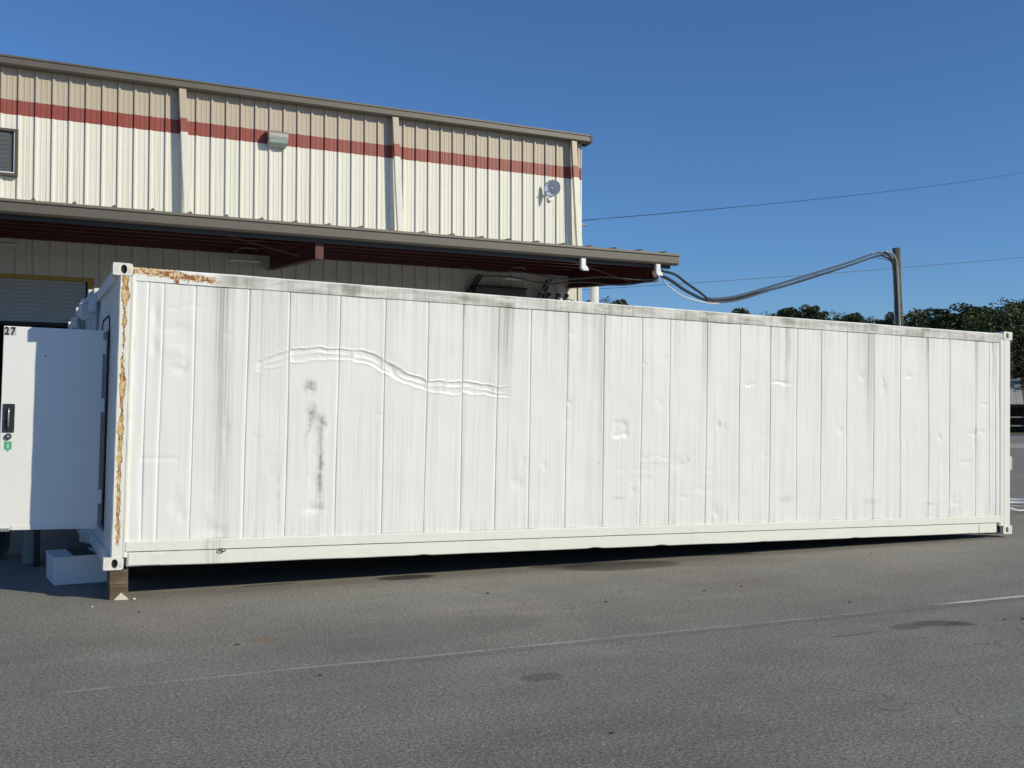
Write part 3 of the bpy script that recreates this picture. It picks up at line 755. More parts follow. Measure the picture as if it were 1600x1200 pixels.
# ------------------------------------------------------------ warehouse
wh = empty('warehouse', (0, 0, 0)); tag(wh, 'long cream metal warehouse with red stripe and covered loading dock', 'warehouse')
WY, WX1, EAVE = 22.47, 13.04, 8.52
def rib_profile(x0, x1):
    P = .3048; ph = .458 - 2 * P * 10
    pts = [(x0, 0.0)]
    k = math.floor((x0 - ph) / P)
    while True:
        c = ph + k * P
        for dx, y in ((-.024, 0), (-.014, -.038), (.016, -.038), (.046, 0), (.088, 0), (.096, -.005), (.116, -.005), (.124, 0), (.188, 0), (.196, -.005), (.216, -.005), (.224, 0)):
            if x0 + .001 < c + dx < x1 - .001: pts.append((c + dx, y))
        k += 1
        if ph + k * P - .04 > x1: break
    pts.append((x1, 0.0))
    return pts
def ribbed(mb, x0, x1, z0, z1):
    pts = rib_profile(x0, x1); n = len(pts)
    mb.add([(x, WY + y, z0) for x, y in pts] + [(x, WY + y, z1) for x, y in pts], [(i, i + 1, n + i + 1, n + i) for i in range(n - 1)])
mb = MB()
DX0, DX1, DZ1 = -2.1, 1.75, 4.36
ribbed(mb, DX1, WX1, 0, EAVE)
ribbed(mb, DX0, DX1, DZ1, EAVE)
ribbed(mb, -9.0, DX0, 0, EAVE)
# side and back walls, jamb returns
mb.add([(WX1, WY, 0), (WX1, 48, 0), (WX1, 48, EAVE + 1.9), (WX1, 35, EAVE + .9), (WX1, WY, EAVE)], [(0, 1, 2, 3, 4)])
mb.add([(-9, WY, 0), (-9, 48, 0), (-9, 48, EAVE + 1.9), (-9, WY, EAVE)], [(0, 1, 2, 3)])
mb.add([(-9, 48, 0), (WX1, 48, 0), (WX1, 48, EAVE + 1.9), (-9, 48, EAVE + 1.9)], [(0, 1, 2, 3)])
mb.build('wall', M['wall'], wh)
tag(box(WX1 - .02, WX1 + .012, WY - .012, WY + .14, 0, EAVE - .02).build('corner_trim', M['wall'], wh))
# bay inside the door
mb = MB()
mb.add([(DX0, WY + .02, .01), (DX1, WY + .02, .01), (DX1, 30, .01), (DX0, 30, .01), (DX0, WY + .02, 5), (DX1, WY + .02, 5), (DX1, 30, 5), (DX0, 30, 5)], [(0, 1, 2, 3), (4, 5, 6, 7), (1, 2, 6, 5), (2, 3, 7, 6), (3, 0, 4, 7)])
mb.build('bay_interior', M['dark'], wh)
# roll door, partly raised
rd = empty('roll_door'); rd.parent = wh
mb = MB(); z = 3.53; k = 0; vs = []
while z < DZ1:
    for dz, y in ((0, .0), (.012, -.014), (.055, -.014), (.066, 0)): vs.append((y, z + dz))
    z += .078
n = len(vs)
mb.add([(DX0 + .04, WY + .05 + y, zz) for y, zz in vs] + [(DX1 - .04, WY + .05 + y, zz) for y, zz in vs], [(i, i + 1, n + i + 1, n + i) for i in range(n - 1)])
mb.build('curtain', M['curtain'], rd)
box(DX0 + .04, DX1 - .04, WY + .02, WY + .08, 3.46, 3.53).build('bottom_bar', M['rubber'], rd)
mb = MB(); mb.box(DX1 - .01, DX1 + .10, WY - .05, WY + .1, 0, DZ1 + .08)
mb.build('jamb', M['yellow'], rd)
box(DX0 - .1, DX0 + .01, WY - .05, WY + .1, 0, DZ1 + .08).build('jamb', M['yellow'], rd)
box(DX0 + .01, DX1 - .01, WY - .048, WY + .1, DZ1 + .0, DZ1 + .078).build('lintel', M['yellow'], rd)
# main roof, gutter, ribs
mb = MB()
mb.add([(-9.1, WY - .12, EAVE + .09), (WX1 + .13, WY - .12, EAVE + .09), (WX1 + .13, 35, EAVE + 1.0), (-9.1, 35, EAVE + 1.0), (WX1 + .13, 48, EAVE + 1.9), (-9.1, 48, EAVE + 1.9)], [(0, 1, 2, 3), (3, 2, 4, 5)])
roof = mb.build('roof', M['roofsheet'], wh)
mb = MB()
for i in range(37):
    x = .43 + (i - 15) * .6096
    if x > WX1: break
    mb.prism([(-.035, 0), (-.012, .05), (.012, .05), (.035, 0)], lambda u, v, q: (x + u, WY - .10 + 3 * q, EAVE + .092 + v + .21 * q))
mb.build('roof_seams', M['trim'], roof)
for x in (8.18, 9.24):
    mb = MB(); mb.tube([(x, WY + .4, EAVE + .1), (x, WY + .4, EAVE + .22 if x < 9 else EAVE + .17)], .05, 10)
    mb.tube([(x, WY + .4, EAVE + .23 if x < 9 else EAVE + .16), (x, WY + .4, EAVE + .28 if x < 9 else EAVE + .19)], .06, 10)
    mb.build('roof_vent', M['cable_white'], roof)
gpro = [(WY - .05, 8.43), (WY - .20, 8.43), (WY - .23, 8.46), (WY - .23, 8.575), (WY - .25, 8.58), (WY - .25, 8.615), (WY - .21, 8.62), (WY - .02, 8.66), (WY - .02, 8.455)]
mb = MB().prism(gpro, lambda u, v, q: (-9.1 + (WX1 + .13 + 9.1) * q, u, v)); mb.build('gutter', M['trim'], wh)
MB().prism([(WY - .04, 8.415), (WY - .23, 8.44), (WY - .255, 8.625), (WY + .6, 8.75), (WY + .6, 8.56), (WY + .1, 8.40)], lambda u, v, q: (WX1 + .13 + .06 * q, u, v)).build('gutter_end', M['trim'], wh)
# leaning downspouts from gutter to canopy, striped like the wall
for x in (-1.1, 3.47, 8.10, 12.72):
    mb = MB(); w2 = .072
    for s0, s1 in ((0, 1),):
        zt, zb = 8.46, 5.55
        xt, xb = x + .02, x + .155
        yt0, yt1 = WY - .10, WY - .19; yb0, yb1 = WY - .17, WY - .26
        mb.add([(xt - w2, yt0, zt), (xt + w2, yt0, zt), (xt + w2, yt1, zt), (xt - w2, yt1, zt), (xb - w2, yb0, zb), (xb + w2, yb0, zb), (xb + w2, yb1, zb), (xb - w2, yb1, zb)],
               [(0, 1, 2, 3), (4, 7, 6, 5), (0, 3, 7, 4), (3, 2, 6, 7), (2, 1, 5, 6), (1, 0, 4, 5)])
    mb.build('downspout', M['wall'], wh, bevel=.006)
# window
wn = empty('window'); wn.parent = wh
mb = MB()
X0w, X1w, Z0w, Z1w = -1.15, .455, 6.32, 7.23
mb.box(X1w - .05, X1w, WY - .12, WY - .0, Z0w, Z1w); mb.box(X0w, X0w + .05, WY - .12, WY, Z0w, Z1w)
mb.box(X0w + .05, X1w - .05, WY - .12, WY, Z1w - .05, Z1w); mb.box(X0w + .05, X1w - .05, WY - .12, WY, Z0w, Z0w + .05)
mb.build('window_frame', M['brown'], wn)
mb = MB(); mb.box(X1w - .075, X1w - .05, WY - .10, WY - .075, Z0w + .05, Z1w - .05); mb.box(X0w + .05, X1w - .075, WY - .10, WY - .075, Z0w + .05, Z0w + .075)
mb.build('sash', M['cable_white'], wn)
mb = MB()
for i in range(9):
    z = Z0w + .08 + i * .086
    mb.prism([(0, 0), (.006, .084), (.012, .084), (.006, 0)], lambda u, v, q: (X0w + .05 + (X1w - X0w - .20) * q, WY - .078 + u, z + v))
mb.build('louvre', M['blind'], wn)
box(X0w + .05, X1w - .05, WY - .052, WY - .046, Z0w + .05, Z1w - .05).build('pane', M['brown'], wn)
# canopy over the dock
cy = 18.55; CX1 = 13.05
can = MB()
can.add([(-9, cy, 5.13), (CX1, cy, 5.13), (CX1, WY - .01, 5.42), (-9, WY - .01, 5.42), (-9, cy, 5.15), (CX1, cy, 5.15), (CX1, WY - .01, 5.44), (-9, WY - .01, 5.44)],
        [(0, 3, 2, 1), (4, 5, 6, 7), (0, 1, 5, 4), (1, 2, 6, 5), (2, 3, 7, 6), (3, 0, 4, 7)])
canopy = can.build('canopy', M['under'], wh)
MB().add([(-9, cy - .02, 5.156), (CX1 + .03, cy - .02, 5.156), (CX1 + .03, WY - .012, 5.446), (-9, WY - .012, 5.446)], [(0, 1, 2, 3)]).build('canopy_sheet', M['roofsheet'], canopy)
gp = [(cy + .06, 4.925), (cy - .05, 4.925), (cy - .085, 4.96), (cy - .085, 5.105), (cy - .11, 5.112), (cy - .11, 5.150), (cy + .06, 5.150)]
MB().prism(gp, lambda u, v, q: (-9 + (CX1 + .07 + 9) * q, u, v)).build('canopy_gutter', M['trim'], canopy)
MB().prism([(cy - .112, 5.118), (cy - .112, 5.156), (cy - .01, 5.170), (cy - .01, 5.156), (cy - .10, 5.15), (cy - .10, 5.118)], lambda u, v, q: (-9 + (CX1 + .05 + 9) * q, u, v)).build('canopy_drip_edge', M['trimtop'], canopy)
box(-9, CX1 - .05, cy + .07, cy + .13, 4.86, 5.12).build('eave_strut', M['black'], canopy)
mb = MB()
for i in range(37):
    x = .60 + (i - 15) * .6096
    if x > CX1: break
    mb.prism([(-.045, 0), (-.012, .035), (.02, .05), (.045, 0)], lambda u, v, q: (x + u, cy - .06 + (WY - cy) * q, 5.158 + v + .288 * q))
mb.build('canopy_seams', M['trim'], canopy)
for yy in (19.35, 20.15, 20.95, 21.75):
    zt = 5.12 + (yy - cy) * .0737
    mb = MB().prism([(0, 0), (.06, 0), (.06, -.012), (.012, -.012), (.012, -.19), (-.05, -.19), (-.05, -.178), (0, -.178)], lambda u, v, q: (-9 + (CX1 - .06 + 9) * q, yy + u, zt + v))
    mb.build('purlin', M['primer'], canopy)
box(-9, CX1 - .06, WY - .16, WY - .06, 5.12, 5.39).build('wall_strut', M['primer'], canopy)
for x in (-1.8, 5.36, 12.66):
    mb = MB()
    prof = [(cy + .15, 4.90), (cy + .15, 4.585), (WY - .02, 4.84 if x > 5 else 4.80), (WY - .02, 5.12)]
    if x > 12: prof[0] = (cy + .15, 5.13); prof[3] = (WY - .02, 5.41)
    mb.prism(prof, lambda u, v, q: (x - .005 + .01 * q, u, v))
    mb.prism([(cy + .15, 4.585), (WY - .02, prof[2][1]), (WY - .02, prof[2][1] - .014), (cy + .15, 4.571)], lambda u, v, q: (x - .075 + .15 * q, u, v))
    mb.box(x - .075, x + .075, cy + .138, cy + .15, 4.571, 4.91)
    mb.build('rafter', M['primer'], canopy)
MB().tube([(11.0, 19.35, 4.99), (12.62, 19.5, 4.65)], .018, 6).build('flange_brace', M['primer'], canopy)
MB().tube([(3.8, 19.35, 4.99), (5.40, 19.5, 4.68)], .018, 6).build('flange_brace', M['primer'], canopy)
for x in (10.80, 12.62):
    w_ = .05
    path = [(cy + .02, 4.93), (cy + .02, 4.84), (cy + .07, 4.77), (cy + .07, 4.70)] if x > 12 else [(cy + .02, 4.93), (cy + .02, 4.83), (cy + .10, 4.76), (cy + .18, 4.74)]
    mb = MB(); mb.box(x - w_, x + w_, cy - .045, cy + .04, 4.79, 4.93)
    mb.prism([(x - w_, 4.79), (x + w_, 4.79), (x + w_ + .05, 4.74), (x + w_ + .07, 4.68), (x - w_ + .05, 4.68), (x - w_, 4.73)], lambda u, v, q: (u, cy - .045 + .085 * q, v))
    ow = mb.build('gutter_outlet', M['cable_white'], canopy, bevel=.003)
    MB().tube([(x + .07, cy, 4.71), (x + .135, cy, 4.70)], .035, 10).build('outlet_mouth', M['rubber'], ow)

# fittings on the wall: each is its own thing
fl = empty('floodlight', (5.47, WY - .03, 7.63)); tag(fl, 'square box floodlight with glass lens fixed over the red stripe', 'floodlight')
mb = MB(); mb.prism([(0, .175), (-.10, .175), (-.20, .11), (-.22, .02), (0, .02)], lambda u, v, q: (-.21 + .42 * q, u, v)); mb.build('housing', M['lamphood'], fl, bevel=.008)
mb = MB(); mb.prism([(0, .014), (-.215, .014), (-.19, -.10), (-.08, -.165), (0, -.165)], lambda u, v, q: (-.20 + .40 * q, u, v)); mb.build('lens', M['glassy'], fl, bevel=.006)
MB().box(-.205, .205, -.222, -.216, .0, .016).build('lens_frame', M['galv'], fl)
dn = empty('antenna_dish', (12.09, WY - .25, 7.19)); tag(dn, 'small round grey dish antenna mounted on the wall near the warehouse corner', 'antenna')
nd = Vector((-.70, -.70, .10)).normalized()
ax_ = nd.cross(Vector((0, 0, 1))).normalized(); ay_ = ax_.cross(nd)
mb = MB(); vs = [Vector((0, 0, 0)) - nd * .06]; fs = []
NR, NS = 6, 32
for i in range(1, NR + 1):
    r_ = .215 * i / NR
    for k in range(NS):
        th = 2 * math.pi * k / NS
        vs.append(ax_ * r_ * math.cos(th) + ay_ * r_ * math.sin(th) - nd * (.06 - .06 * (i / NR) ** 2))
fs = [(0, 1 + k, 1 + (k + 1) % NS) for k in range(NS)]
for i in range(NR - 1):
    for k in range(NS): fs.append((1 + i * NS + k, 1 + i * NS + (k + 1) % NS, 1 + (i + 1) * NS + (k + 1) % NS, 1 + (i + 1) * NS + k))
mb.add(vs, fs); rf = mb.build('reflector', M['dish'], dn, smooth=True)
so_ = rf.modifiers.new('solid', 'SOLIDIFY'); so_.thickness = .008
MB().tube([-nd * .05, nd * .07], .016, 8).build('feed', M['cable_white'], dn)
mb = MB(); mb.tube([-nd * .06, -nd * .12 + Vector((0, .03, -.10)), Vector((.06, .20, -.19))], .018, 8); mb.box(.0, .12, .18, .215, -.26, -.17); mb.build('bracket', M['galv'], dn)
def tube_lamp(x, y, z, ln, lab):
    t = empty('dock_lamp', (x, y, z), (0, 0, R(3))); tag(t, lab, 'lamp', 'lamps under the dock canopy')
    box(0, ln, -.06, .06, 0, .035).build('lamp_housing', M['galv'], t, bevel=.004)
    box(.01, ln - .01, -.05, .05, -.022, -.001).build('diffuser', M['ledlens'], t, bevel=.006)
    MB().tube([(.2, 0, .03), (.1, .02, .17), (.28, .03, .26), (.48, .03, .27), (.6, .03, .24)], .010, 6).build('conduit', M['galv'], t, smooth=True)
tube_lamp(4.33, 21.6, 4.87, .63, 'dock lamp under the canopy just left of the middle rafter')
tube_lamp(-.47, 21.6, 4.89, .92, 'dock lamp under the canopy above the roll door at the left edge')
tube_lamp(10.51, 21.6, 4.86, .69, 'dock lamp under the canopy above the electrical cabinet')
cab = empty('electrical_cabinet', (10.05, WY - .34, 3.6)); tag(cab, 'grey electrical cabinet on the wall under the canopy behind the container top', 'cabinet')
box(0, 1.3, 0, .29, 0, 1.10).build('cabinet_body', M['cable_grey'], cab, bevel=.01)
box(-.03, 1.33, -.03, .29, 1.10, 1.13).build('cabinet_top', M['dark'], cab)
for i, (xa, xb) in enumerate(((9.55, 10.2), (9.65, 10.28), (11.55, 12.0), (11.68, 12.08))):
    mb = MB().tube([(xa, WY - .12, 3.4), (xa, WY - .12, 4.1), (xb, WY - .20, 5.0)], .028, 8)
    tag(mb.build('conduit_pipe', M['cable_grey'], smooth=True), 'grey conduit pipe slanting up the wall %s of the electrical cabinet, %s of its pair' % (('left', 'right')[i // 2], ('left', 'right')[i % 2]), 'pipe', 'conduit pipes beside the cabinet')
# bracket of service heads near the corner
sh = empty('service_entrance', (12.1, WY - .35, 4.55)); tag(sh, 'cluster of service conduit heads and brackets under the canopy at the warehouse corner', 'conduit heads')
mb = MB(); mb.tube([(-.5, 0, .15), (.55, .02, -.05)], .02, 6); mb.tube([(-.5, 0, .0), (.0, 0, .45)], .014, 6); mb.tube([(.1, 0, .1), (-.25, 0, .5)], .014, 6); mb.build('strut_bracket', M['galv'], sh)
for k, xx in enumerate((-.42, -.18, .08, .3)):
    h_ = MB().tube([(xx, .05, -1.2), (xx, .05, -.02), (xx, -.02, .06), (xx, -.10, .04)], .045, 10).build('conduit_head', M['cable_grey'], sh, smooth=True)
for i, (zz, yy) in enumerate(((.0, 0), (-.09, .4))):
    pts = []
    for k in range(17):
        t = k / 16
        pts.append((8.9 + 3.75 * t + i * .5 * (1 - t), 20.3 - 1.65 * t + yy * (1 - t), 4.86 + zz - .22 * t - .035 * math.sin(t * 15 + i * 2) - .10 * math.sin(math.pi * t)))
    mb = MB().tube(pts, .016, 6)
    tag(mb.build('cable_run', M['cable_grey'], smooth=True), ('upper' if i == 0 else 'lower') + ' grey cable strung loosely under the canopy end', 'cable', 'cables under the canopy')
post = empty('steel_post', (13.85, 23.2, 0)); tag(post, 'round white post standing just beyond the warehouse corner', 'post')
MB().tube([(0, 0, .02), (0, 0, 5.2)], .115, 20).build('post_shaft', M['cable_white'], post, smooth=True)
MB().tube([(0, 0, 0), (0, 0, .02)], .2, 12).build('base_plate', M['galv'], post)
ib = empty('wire_bracket', (13.05, 23.3, 6.58)); tag(ib, 'metal insulator bracket sticking out from the side of the warehouse', 'bracket')
MB().tube([(0, 0, 0), (.62, 0, .02)], .03, 6).build('arm', M['galv'], ib)
MB().tube([(0, 0, -.25), (.42, 0, .0)], .02, 6).build('arm_brace', M['galv'], ib)
MB().tube([(.15, 0, .13), (.42, 0, .13)], .03, 8).build('insulator', M['rubber'], ib)

# ------------------------------------------------------------ utility pole and cables
def cat(points, sub=6):
    """smooth path through points"""
    P = [Vector(p) for p in points]; P = [P[0] * 2 - P[1]] + P + [P[-1] * 2 - P[-2]]; out = []
    for i in range(1, len(P) - 2):
        for k in range(sub):
            t = k / sub; a, b, c, d_ = P[i - 1:i + 3]
            out.append(.5 * ((2 * b) + (c - a) * t + (2 * a - 5 * b + 4 * c - d_) * t * t + (3 * b - a - 3 * c + d_) * t ** 3))
    out.append(P[-2]); return out
up = empty('utility_pole', (32.42, 30.67, 0), (R(0), R(-1.2), 0)); tag(up, 'weathered wooden utility pole with cables bending down its left side', 'utility pole')
MB().tube([(.15, 0, 0), (.02, 0, 6), (-.0, 0, 8.38)], [.20, .165, .15], 14).build('pole_shaft', M['pole'], up, smooth=True)
MB().tube([(-.08, 0, 7.98), (-.75, -.1, 7.98)], .03, 6).build('cable_hook', M['galv'], up)
main = [(15.6, 20.85, 4.57), (16.34, 21.39, 4.63), (18.19, 22.7, 4.96), (22.15, 25.17, 5.89), (26.81, 27.85, 7.02), (30.0, 29.65, 7.84), (30.9, 30.1, 8.0), (31.45, 30.32, 8.0), (31.80, 30.43, 7.75), (31.93, 30.48, 7.1), (32.12, 30.58, 5.0), (32.25, 30.66, 2.0), (32.35, 30.7, 0.1)]
def off(pts, dz, dn_=0.0, w_=.0):
    out = []
    for i, p in enumerate(pts):
        out.append((p[0] + dn_ * .6, p[1] - dn_ * .8, p[2] + dz + w_ * math.sin(i * 2.3)))
    return out
def thing_tube(pts, r, mat, name, label, group=None, n=8):
    return tag(MB().tube(cat(pts), r, n).build(name, mat, smooth=True), label, 'cable', group)
G_ = 'cables from the dock canopy to the pole'
thing_tube(off(main, .02), .036, M['cable_grey'], 'power_cable', 'thick grey cable, uppermost of the bundle rising to the utility pole', G_)
thing_tube(off(main, -.07, .03, .014), .024, M['cable_grey'], 'power_cable', 'grey cable under the thick one in the bundle rising to the utility pole', G_)
thing_tube([(12.75, 18.62, 4.71), (13.3, 19.0, 4.66), (13.9, 19.5, 4.60), (14.6, 20.1, 4.57), (15.5, 20.8, 4.54), (16.3, 21.4, 4.60), (18.1, 22.7, 4.90), (22.1, 25.2, 5.78), (26.8, 27.9, 6.92), (30.2, 29.75, 7.78), (31.1, 30.2, 7.9), (31.75, 30.4, 7.7), (31.98, 30.5, 6.8), (32.2, 30.6, 3.0)], .036, M['cable_black'], 'power_cable', 'thick black cable, lower of the two leaving the canopy corner', G_)
thing_tube([(12.78, 18.60, 4.80), (13.4, 19.0, 4.80), (14.2, 19.7, 4.74), (15.0, 20.3, 4.64), (15.6, 20.85, 4.60)], .030, M['cable_black'], 'power_cable', 'black cable, upper of the two leaving the canopy corner', G_)
thing_tube([(12.72, 18.6, 4.70), (13.3, 19.1, 4.55), (14.0, 19.6, 4.44), (14.8, 20.2, 4.43), (15.9, 21.0, 4.48), (17.0, 21.9, 4.65)], .014, M['cable_white'], 'power_cable', 'thin white cable sagging lowest from the canopy corner', G_)
thing_tube(off(main, .05, -.05)[5:], .020, M['cable_white'], 'power_cable', 'bright white cable running down beside the wooden pole', G_)
thing_tube(off(main, .06, .12)[6:], .045, M['galv'], 'conduit_pipe', 'grey riser pipe bending down beside the wooden pole', G_)
thing_tube([(30.2, 29.7, 7.72), (31.2, 30.2, 7.80), (31.9, 30.45, 7.72), (32.25, 30.6, 7.68)], .014, M['cable_black'], 'power_cable', 'short black wire tied to the head of the wooden pole', G_)
l1 = [Vector((13.5, 23.26, 6.70)), Vector((52.5, 40.5, 15.75))]
pts = []
for i in range(33):
    t = i / 32 * 1.6
    p = l1[0].lerp(l1[1], t); p.z -= .55 * 4 * t * (1.6 - t) / 2.56 * .8 - .18 * t; pts.append(p)
tag(MB().tube(pts, .010, 5).build('overhead_wire', M['cable_black'], smooth=True), 'thin wire rising from the warehouse corner across the open sky', 'wire', 'overhead wires')
pts = []
a_, b_ = Vector((14.0, 52.7, 7.2)), Vector((64.9, 50.1, 13.2))
for i in range(41):
    t = i / 40 * 1.5
    p = a_.lerp(b_, t); p.z -= .45 * math.sin(math.pi * min(t, 1.5) / 1.5); pts.append(p)
tag(MB().tube(pts, .015, 5).build('overhead_wire', M['cable_black'], smooth=True), 'thin wire passing low behind the utility pole', 'wire', 'overhead wires')

# ------------------------------------------------------------ shed across the yard
sh = empty('shed', (0, 0, 0)); tag(sh, 'old open sided shed with patched rusty tin roof across the yard', 'shed')
sh.location = (86, 67.5, 0); sh.rotation_euler = (0, 0, R(-38))
# local x runs across the view, local y away from it
mb = MB()
for i in range(40):
    x = -3 + i * .62
    if i % 5 in (1, 3): continue
    mb.add([(x, 0, 2.75), (x + .6, 0, 2.75), (x + 2.0, 7, 5.4), (x + 1.4, 7, 5.4), (x, 0, 2.80), (x + .6, 0, 2.80), (x + 2.0, 7, 5.45), (x + 1.4, 7, 5.45)], [(0, 3, 2, 1), (4, 5, 6, 7), (0, 1, 5, 4), (1, 2, 6, 5), (2, 3, 7, 6), (3, 0, 4, 7)])
mb.build('roof', M['tin'], sh)
mb = MB()
for i in range(40):
    x = -3 + i * .62
    if i % 5 not in (1, 3): continue
    mb.add([(x, 0, 2.75), (x + .6, 0, 2.75), (x + 2.0, 7, 5.4), (x + 1.4, 7, 5.4), (x, 0, 2.80), (x + .6, 0, 2.80), (x + 2.0, 7, 5.45), (x + 1.4, 7, 5.45)], [(0, 3, 2, 1), (4, 5, 6, 7), (0, 1, 5, 4), (1, 2, 6, 5), (2, 3, 7, 6), (3, 0, 4, 7)])
mb.build('rusted_roof_sheets', M['tinrust'], sh)
for i in range(7): box(-2.8 + i * 3.6, -2.55 + i * 3.6, .3, .55, 0, 2.85).build('post', M['oldwood'], sh)
box(-3, 21, 6.6, 6.8, 0, 5.2).build('back_wall', M['oldwood'], sh)
for zz in (.7, 1.5): box(-2.8, 20, .36, .46, zz, zz + .12).build('fence_rail', M['tin'], sh)
box(-3, 21, .2, .5, 2.5, 2.74).build('beam', M['oldwood'], sh)
sb = empty('brown_building', (98, 78, 0), (0, 0, R(-38))); tag(sb, 'brown roofed building just behind the tin roofed shed', 'building')
box(-8, 20, 0, 6, 0, 5.3).build('wall', M['oldwood'], sb)
MB().prism([(-.4, 5.3), (3, 7.0), (6.4, 5.3)], lambda u, v, q: (-8.4 + 28.8 * q, u, v)).build('roof', M['tinrust'], sb)

# ------------------------------------------------------------ trees
def crown_mesh(name, kind, seed):
    rn = random.Random(seed); vs = []; fs = []
    clumps = []
    if kind == 'pine':
        for i in range(46):
            h = rn.uniform(.32, 1.0); rad = (1.0 - (h - .45) ** 2 * 1.9) * .24 * rn.uniform(.15, 1.15)
            if h < .45: rad *= .8
            th = rn.uniform(0, 6.283)
            clumps.append((Vector((rad * math.cos(th), rad * math.sin(th), h * .95)), rn.uniform(.045, .085), .6))
    elif kind == 'tuft':
        for i in range(30):
            h = rn.uniform(.55, 1.0); rad = .2 * rn.uniform(.1, 1.1) * (1.25 - (h - .6) * 1.6)
            th = rn.uniform(0, 6.283)
            clumps.append((Vector((rad * math.cos(th), rad * math.sin(th), h * .95)), rn.uniform(.03, .07), .5))
        for i in range(7): clumps.append((Vector((rn.uniform(-.2, .2), rn.uniform(-.2, .2), rn.uniform(.35, .55))), .04, .4))
    else:
        for i in range(70):
            d_ = Vector((rn.gauss(0, 1), rn.gauss(0, 1), rn.gauss(0, 1))).normalized() * rn.uniform(.45, 1) ** .5
            clumps.append((Vector((d_.x * .38, d_.y * .38, .56 + d_.z * .38)), rn.uniform(.06, .11), .8))
    for c, r_, fl_ in clumps:
        for k in range(190 if kind != 'oak' else 150):
            d_ = Vector((rn.gauss(0, 1), rn.gauss(0, 1), rn.gauss(0, 1))).normalized() * rn.uniform(.2, 1.0) ** .4
            p = c + Vector((d_.x * r_, d_.y * r_, d_.z * r_ * fl_))
            n_ = Vector((rn.gauss(0, 1), rn.gauss(0, 1), rn.gauss(0, 1) + .4)).normalized()
            t_ = n_.orthogonal().normalized(); b2 = n_.cross(t_)
            s_ = rn.uniform(.006, .0125)
            e = rn.uniform(.5, 1.6)
            o_ = len(vs)
            vs += [p - t_ * s_ * e, p - b2 * s_ * .6, p + t_ * s_ * e, p + b2 * s_ * .6]
            fs.append((o_, o_ + 1, o_ + 2, o_ + 3))
    zt = sorted(v.z for v in vs)[-40]
    vs = [Vector((v.x, v.y, v.z / zt)) for v in vs]
    me = bpy.data.meshes.new(name); me.from_pydata([tuple(v) for v in vs], [], fs); me.update()
    me.materials.append(M['leaf_oak'] if kind == 'oak' else M['leaf_pine'])
    mb = MB()
    top = .9 if kind != 'oak' else .7
    tr_ = [(0, 0, 0), (.006, .004, .3), (-.004, .006, .6), (.0, .0, top)]
    mb.tube(tr_, [.018, .014, .010, .003], 8)
    for c, r_, fl_ in clumps[::2]:
        mb.tube([(0, 0, max(.1, c.z - .08 - abs(c.x) * .4)), (c.x * .6, c.y * .6, c.z - .03), tuple(c)], [.006, .004, .0015], 5, caps=False)
    tk = bpy.data.meshes.new(name + '_wood'); tk.from_pydata(mb.v, [], mb.f); tk.update(); tk.materials.append(M['bark'])
    return me, tk
PROTO = {'pine': [crown_mesh('pine_crown', 'pine', s_) for s_ in (1, 2, 3)], 'tuft': [crown_mesh('tuft_crown', 'tuft', s_) for s_ in (5, 6)], 'oak': [crown_mesh('oak_crown', 'oak', s_) for s_ in (8, 9)]}
def tree(kind, var, x, y, h, label, group, sw=1.0, rz=0.0):
    r_ = empty('pine_tree' if kind != 'oak' else 'broadleaf_tree', (x, y, 0), (0, 0, rz)); r_.scale = (h * sw, h * sw, h)
    tag(r_, label, 'tree', group)
    cm, tm = PROTO[kind][var]
    a = bpy.data.objects.new('crown', cm); C.objects.link(a); a.parent = r_
    b = bpy.data.objects.new('trunk', tm); C.objects.link(b); b.parent = r_
def at_px(px, dist):              # spot on the ground seen in a given direction, that far ahead
    v = fwd + rr * ((px - 800) / 1651.0); v = Vector((v.x, v.y, 0)); return v * dist
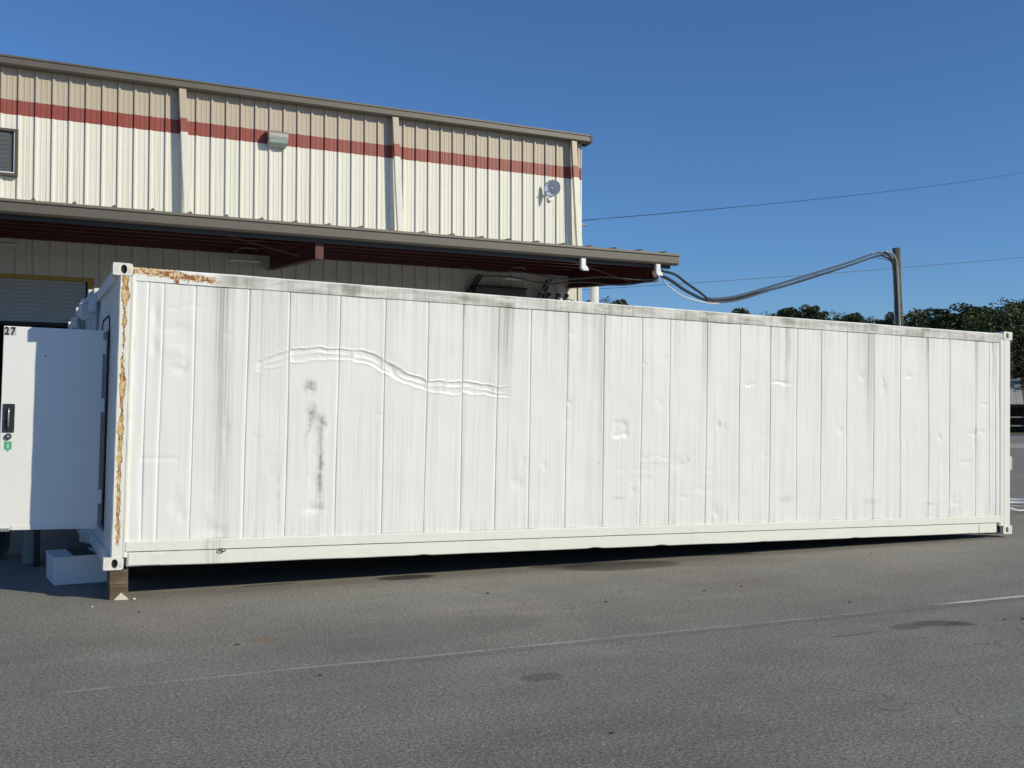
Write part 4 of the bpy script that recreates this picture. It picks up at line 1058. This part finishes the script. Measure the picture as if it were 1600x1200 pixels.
TREES = [  # direction, distance, height, kind, variant, width, label
    (938, 150, 18.1, 'pine', 0, 1.1, 'dark tree glimpsed just right of the white post, leftmost of all the trees'),
    (953, 152, 18.3, 'oak', 0, .9, 'dark tree top between the white post and the sagging cables'),
    (968, 150, 18.0, 'pine', 1, 1.0, 'low dark tree top right of the other two by the white post'),
    (1150, 165, 18.4, 'pine', 2, .8, 'small pine top at the left end of the row seen past the cables'),
    (1162, 150, 16.7, 'tuft', 0, .6, 'thin gappy pine top second from the left end of the row past the cables'),
    (1195, 150, 16.2, 'oak', 1, .8, 'rounded low tree top left of the tall double topped pine'),
    (1215, 148, 16.5, 'pine', 0, 1.2, 'dark bushy pine left of the tall double topped pine'),
    (1237, 150, 16.9, 'pine', 1, 1.2, 'bushy pine directly left of the tall double topped pine'),
    (1264, 145, 16.8, 'tuft', 1, .75, 'airy pine standing highest between cables and pole, left of the two'),
    (1276, 146, 16.7, 'tuft', 0, .7, 'narrow airy pine right beside the airy one between cables and pole'),
    (1290, 146, 16.0, 'pine', 2, .6, 'narrow pine right of the tall double topped pine'),
    (1308, 140, 15.4, 'oak', 0, .8, 'round tree top midway between the tall airy pines and the utility pole'),
    (1336, 138, 15.0, 'pine', 1, 1.1, 'broad pine second to the left of the utility pole group'),
    (1352, 142, 15.1, 'oak', 1, .7, 'low round tree top left of the utility pole'),
    (1374, 135, 14.8, 'pine', 0, 1.0, 'dark pine just to the left of the utility pole'),
    (1391, 134, 14.6, 'pine', 2, .9, 'pine touching the utility pole on its left side'),
    (1432, 122, 13.9, 'oak', 0, 1.05, 'dense rounded tree just right of the utility pole'),
    (1452, 126, 14.3, 'pine', 2, 1.3, 'dark pine second to the right of the utility pole'),
    (1472, 124, 13.1, 'oak', 1, .9, 'lower tree in the dip right of the utility pole'),
    (1494, 118, 14.1, 'tuft', 1, 1.5, 'flat topped pine with sky showing through under its crown'),
    (1512, 116, 13.1, 'oak', 0, 1.0, 'dense tree below and right of the flat topped pine'),
    (1532, 118, 13.8, 'pine', 1, 1.2, 'pine midway between the flat topped pine and the big round tree'),
    (1552, 114, 12.8, 'oak', 1, 1.1, 'dense tree left of the big round tree'),
    (1580, 108, 13.6, 'oak', 0, 1.25, 'big round tree at the right edge, tallest of the right hand group'),
    (1604, 112, 13.2, 'oak', 1, 1.1, 'dense dark tree cut by the right edge of the view'),
    (1590, 125, 14.7, 'pine', 0, 1.4, 'dark pine behind the big round tree'),
    (1563, 122, 13.6, 'pine', 2, 1.4, 'dark pine filling the gap behind the container end'),
    (1620, 120, 14.9, 'pine', 1, 1.3, 'pine standing past the right edge behind the shed'),
]
rt = random.Random(21)
for (px, ds, h, kd, vr, sw, lb) in TREES:
    p = at_px(px, ds)
    tree(kd, vr, p.x, p.y, h, lb, 'trees along the far side of the yard', sw, rt.uniform(0, 6.28))
# hedge mass along the foot of the trees
rn = random.Random(31); vs = []; fs = []
for i in range(9000):
    t = rn.uniform(1395, 1700); p = at_px(t, rn.uniform(108, 128)); z = rn.uniform(0, 1) * (7 + 2 * mnoise.noise(Vector((t * .03, 0, 0))))
    n_ = Vector((rn.gauss(0, 1), rn.gauss(0, 1), rn.gauss(0, 1))).normalized(); t_ = n_.orthogonal().normalized(); b2 = n_.cross(t_); s_ = rn.uniform(.2, .45)
    o_ = len(vs); q = Vector((p.x, p.y, z)); vs += [q - t_ * s_, q - b2 * s_ * .6, q + t_ * s_, q + b2 * s_ * .6]; fs.append((o_, o_ + 1, o_ + 2, o_ + 3))
tag(MB().add([tuple(v) for v in vs], fs).build('undergrowth', M['leaf_pine']), 'dark undergrowth massed along the foot of the far trees', 'undergrowth', kind='stuff')
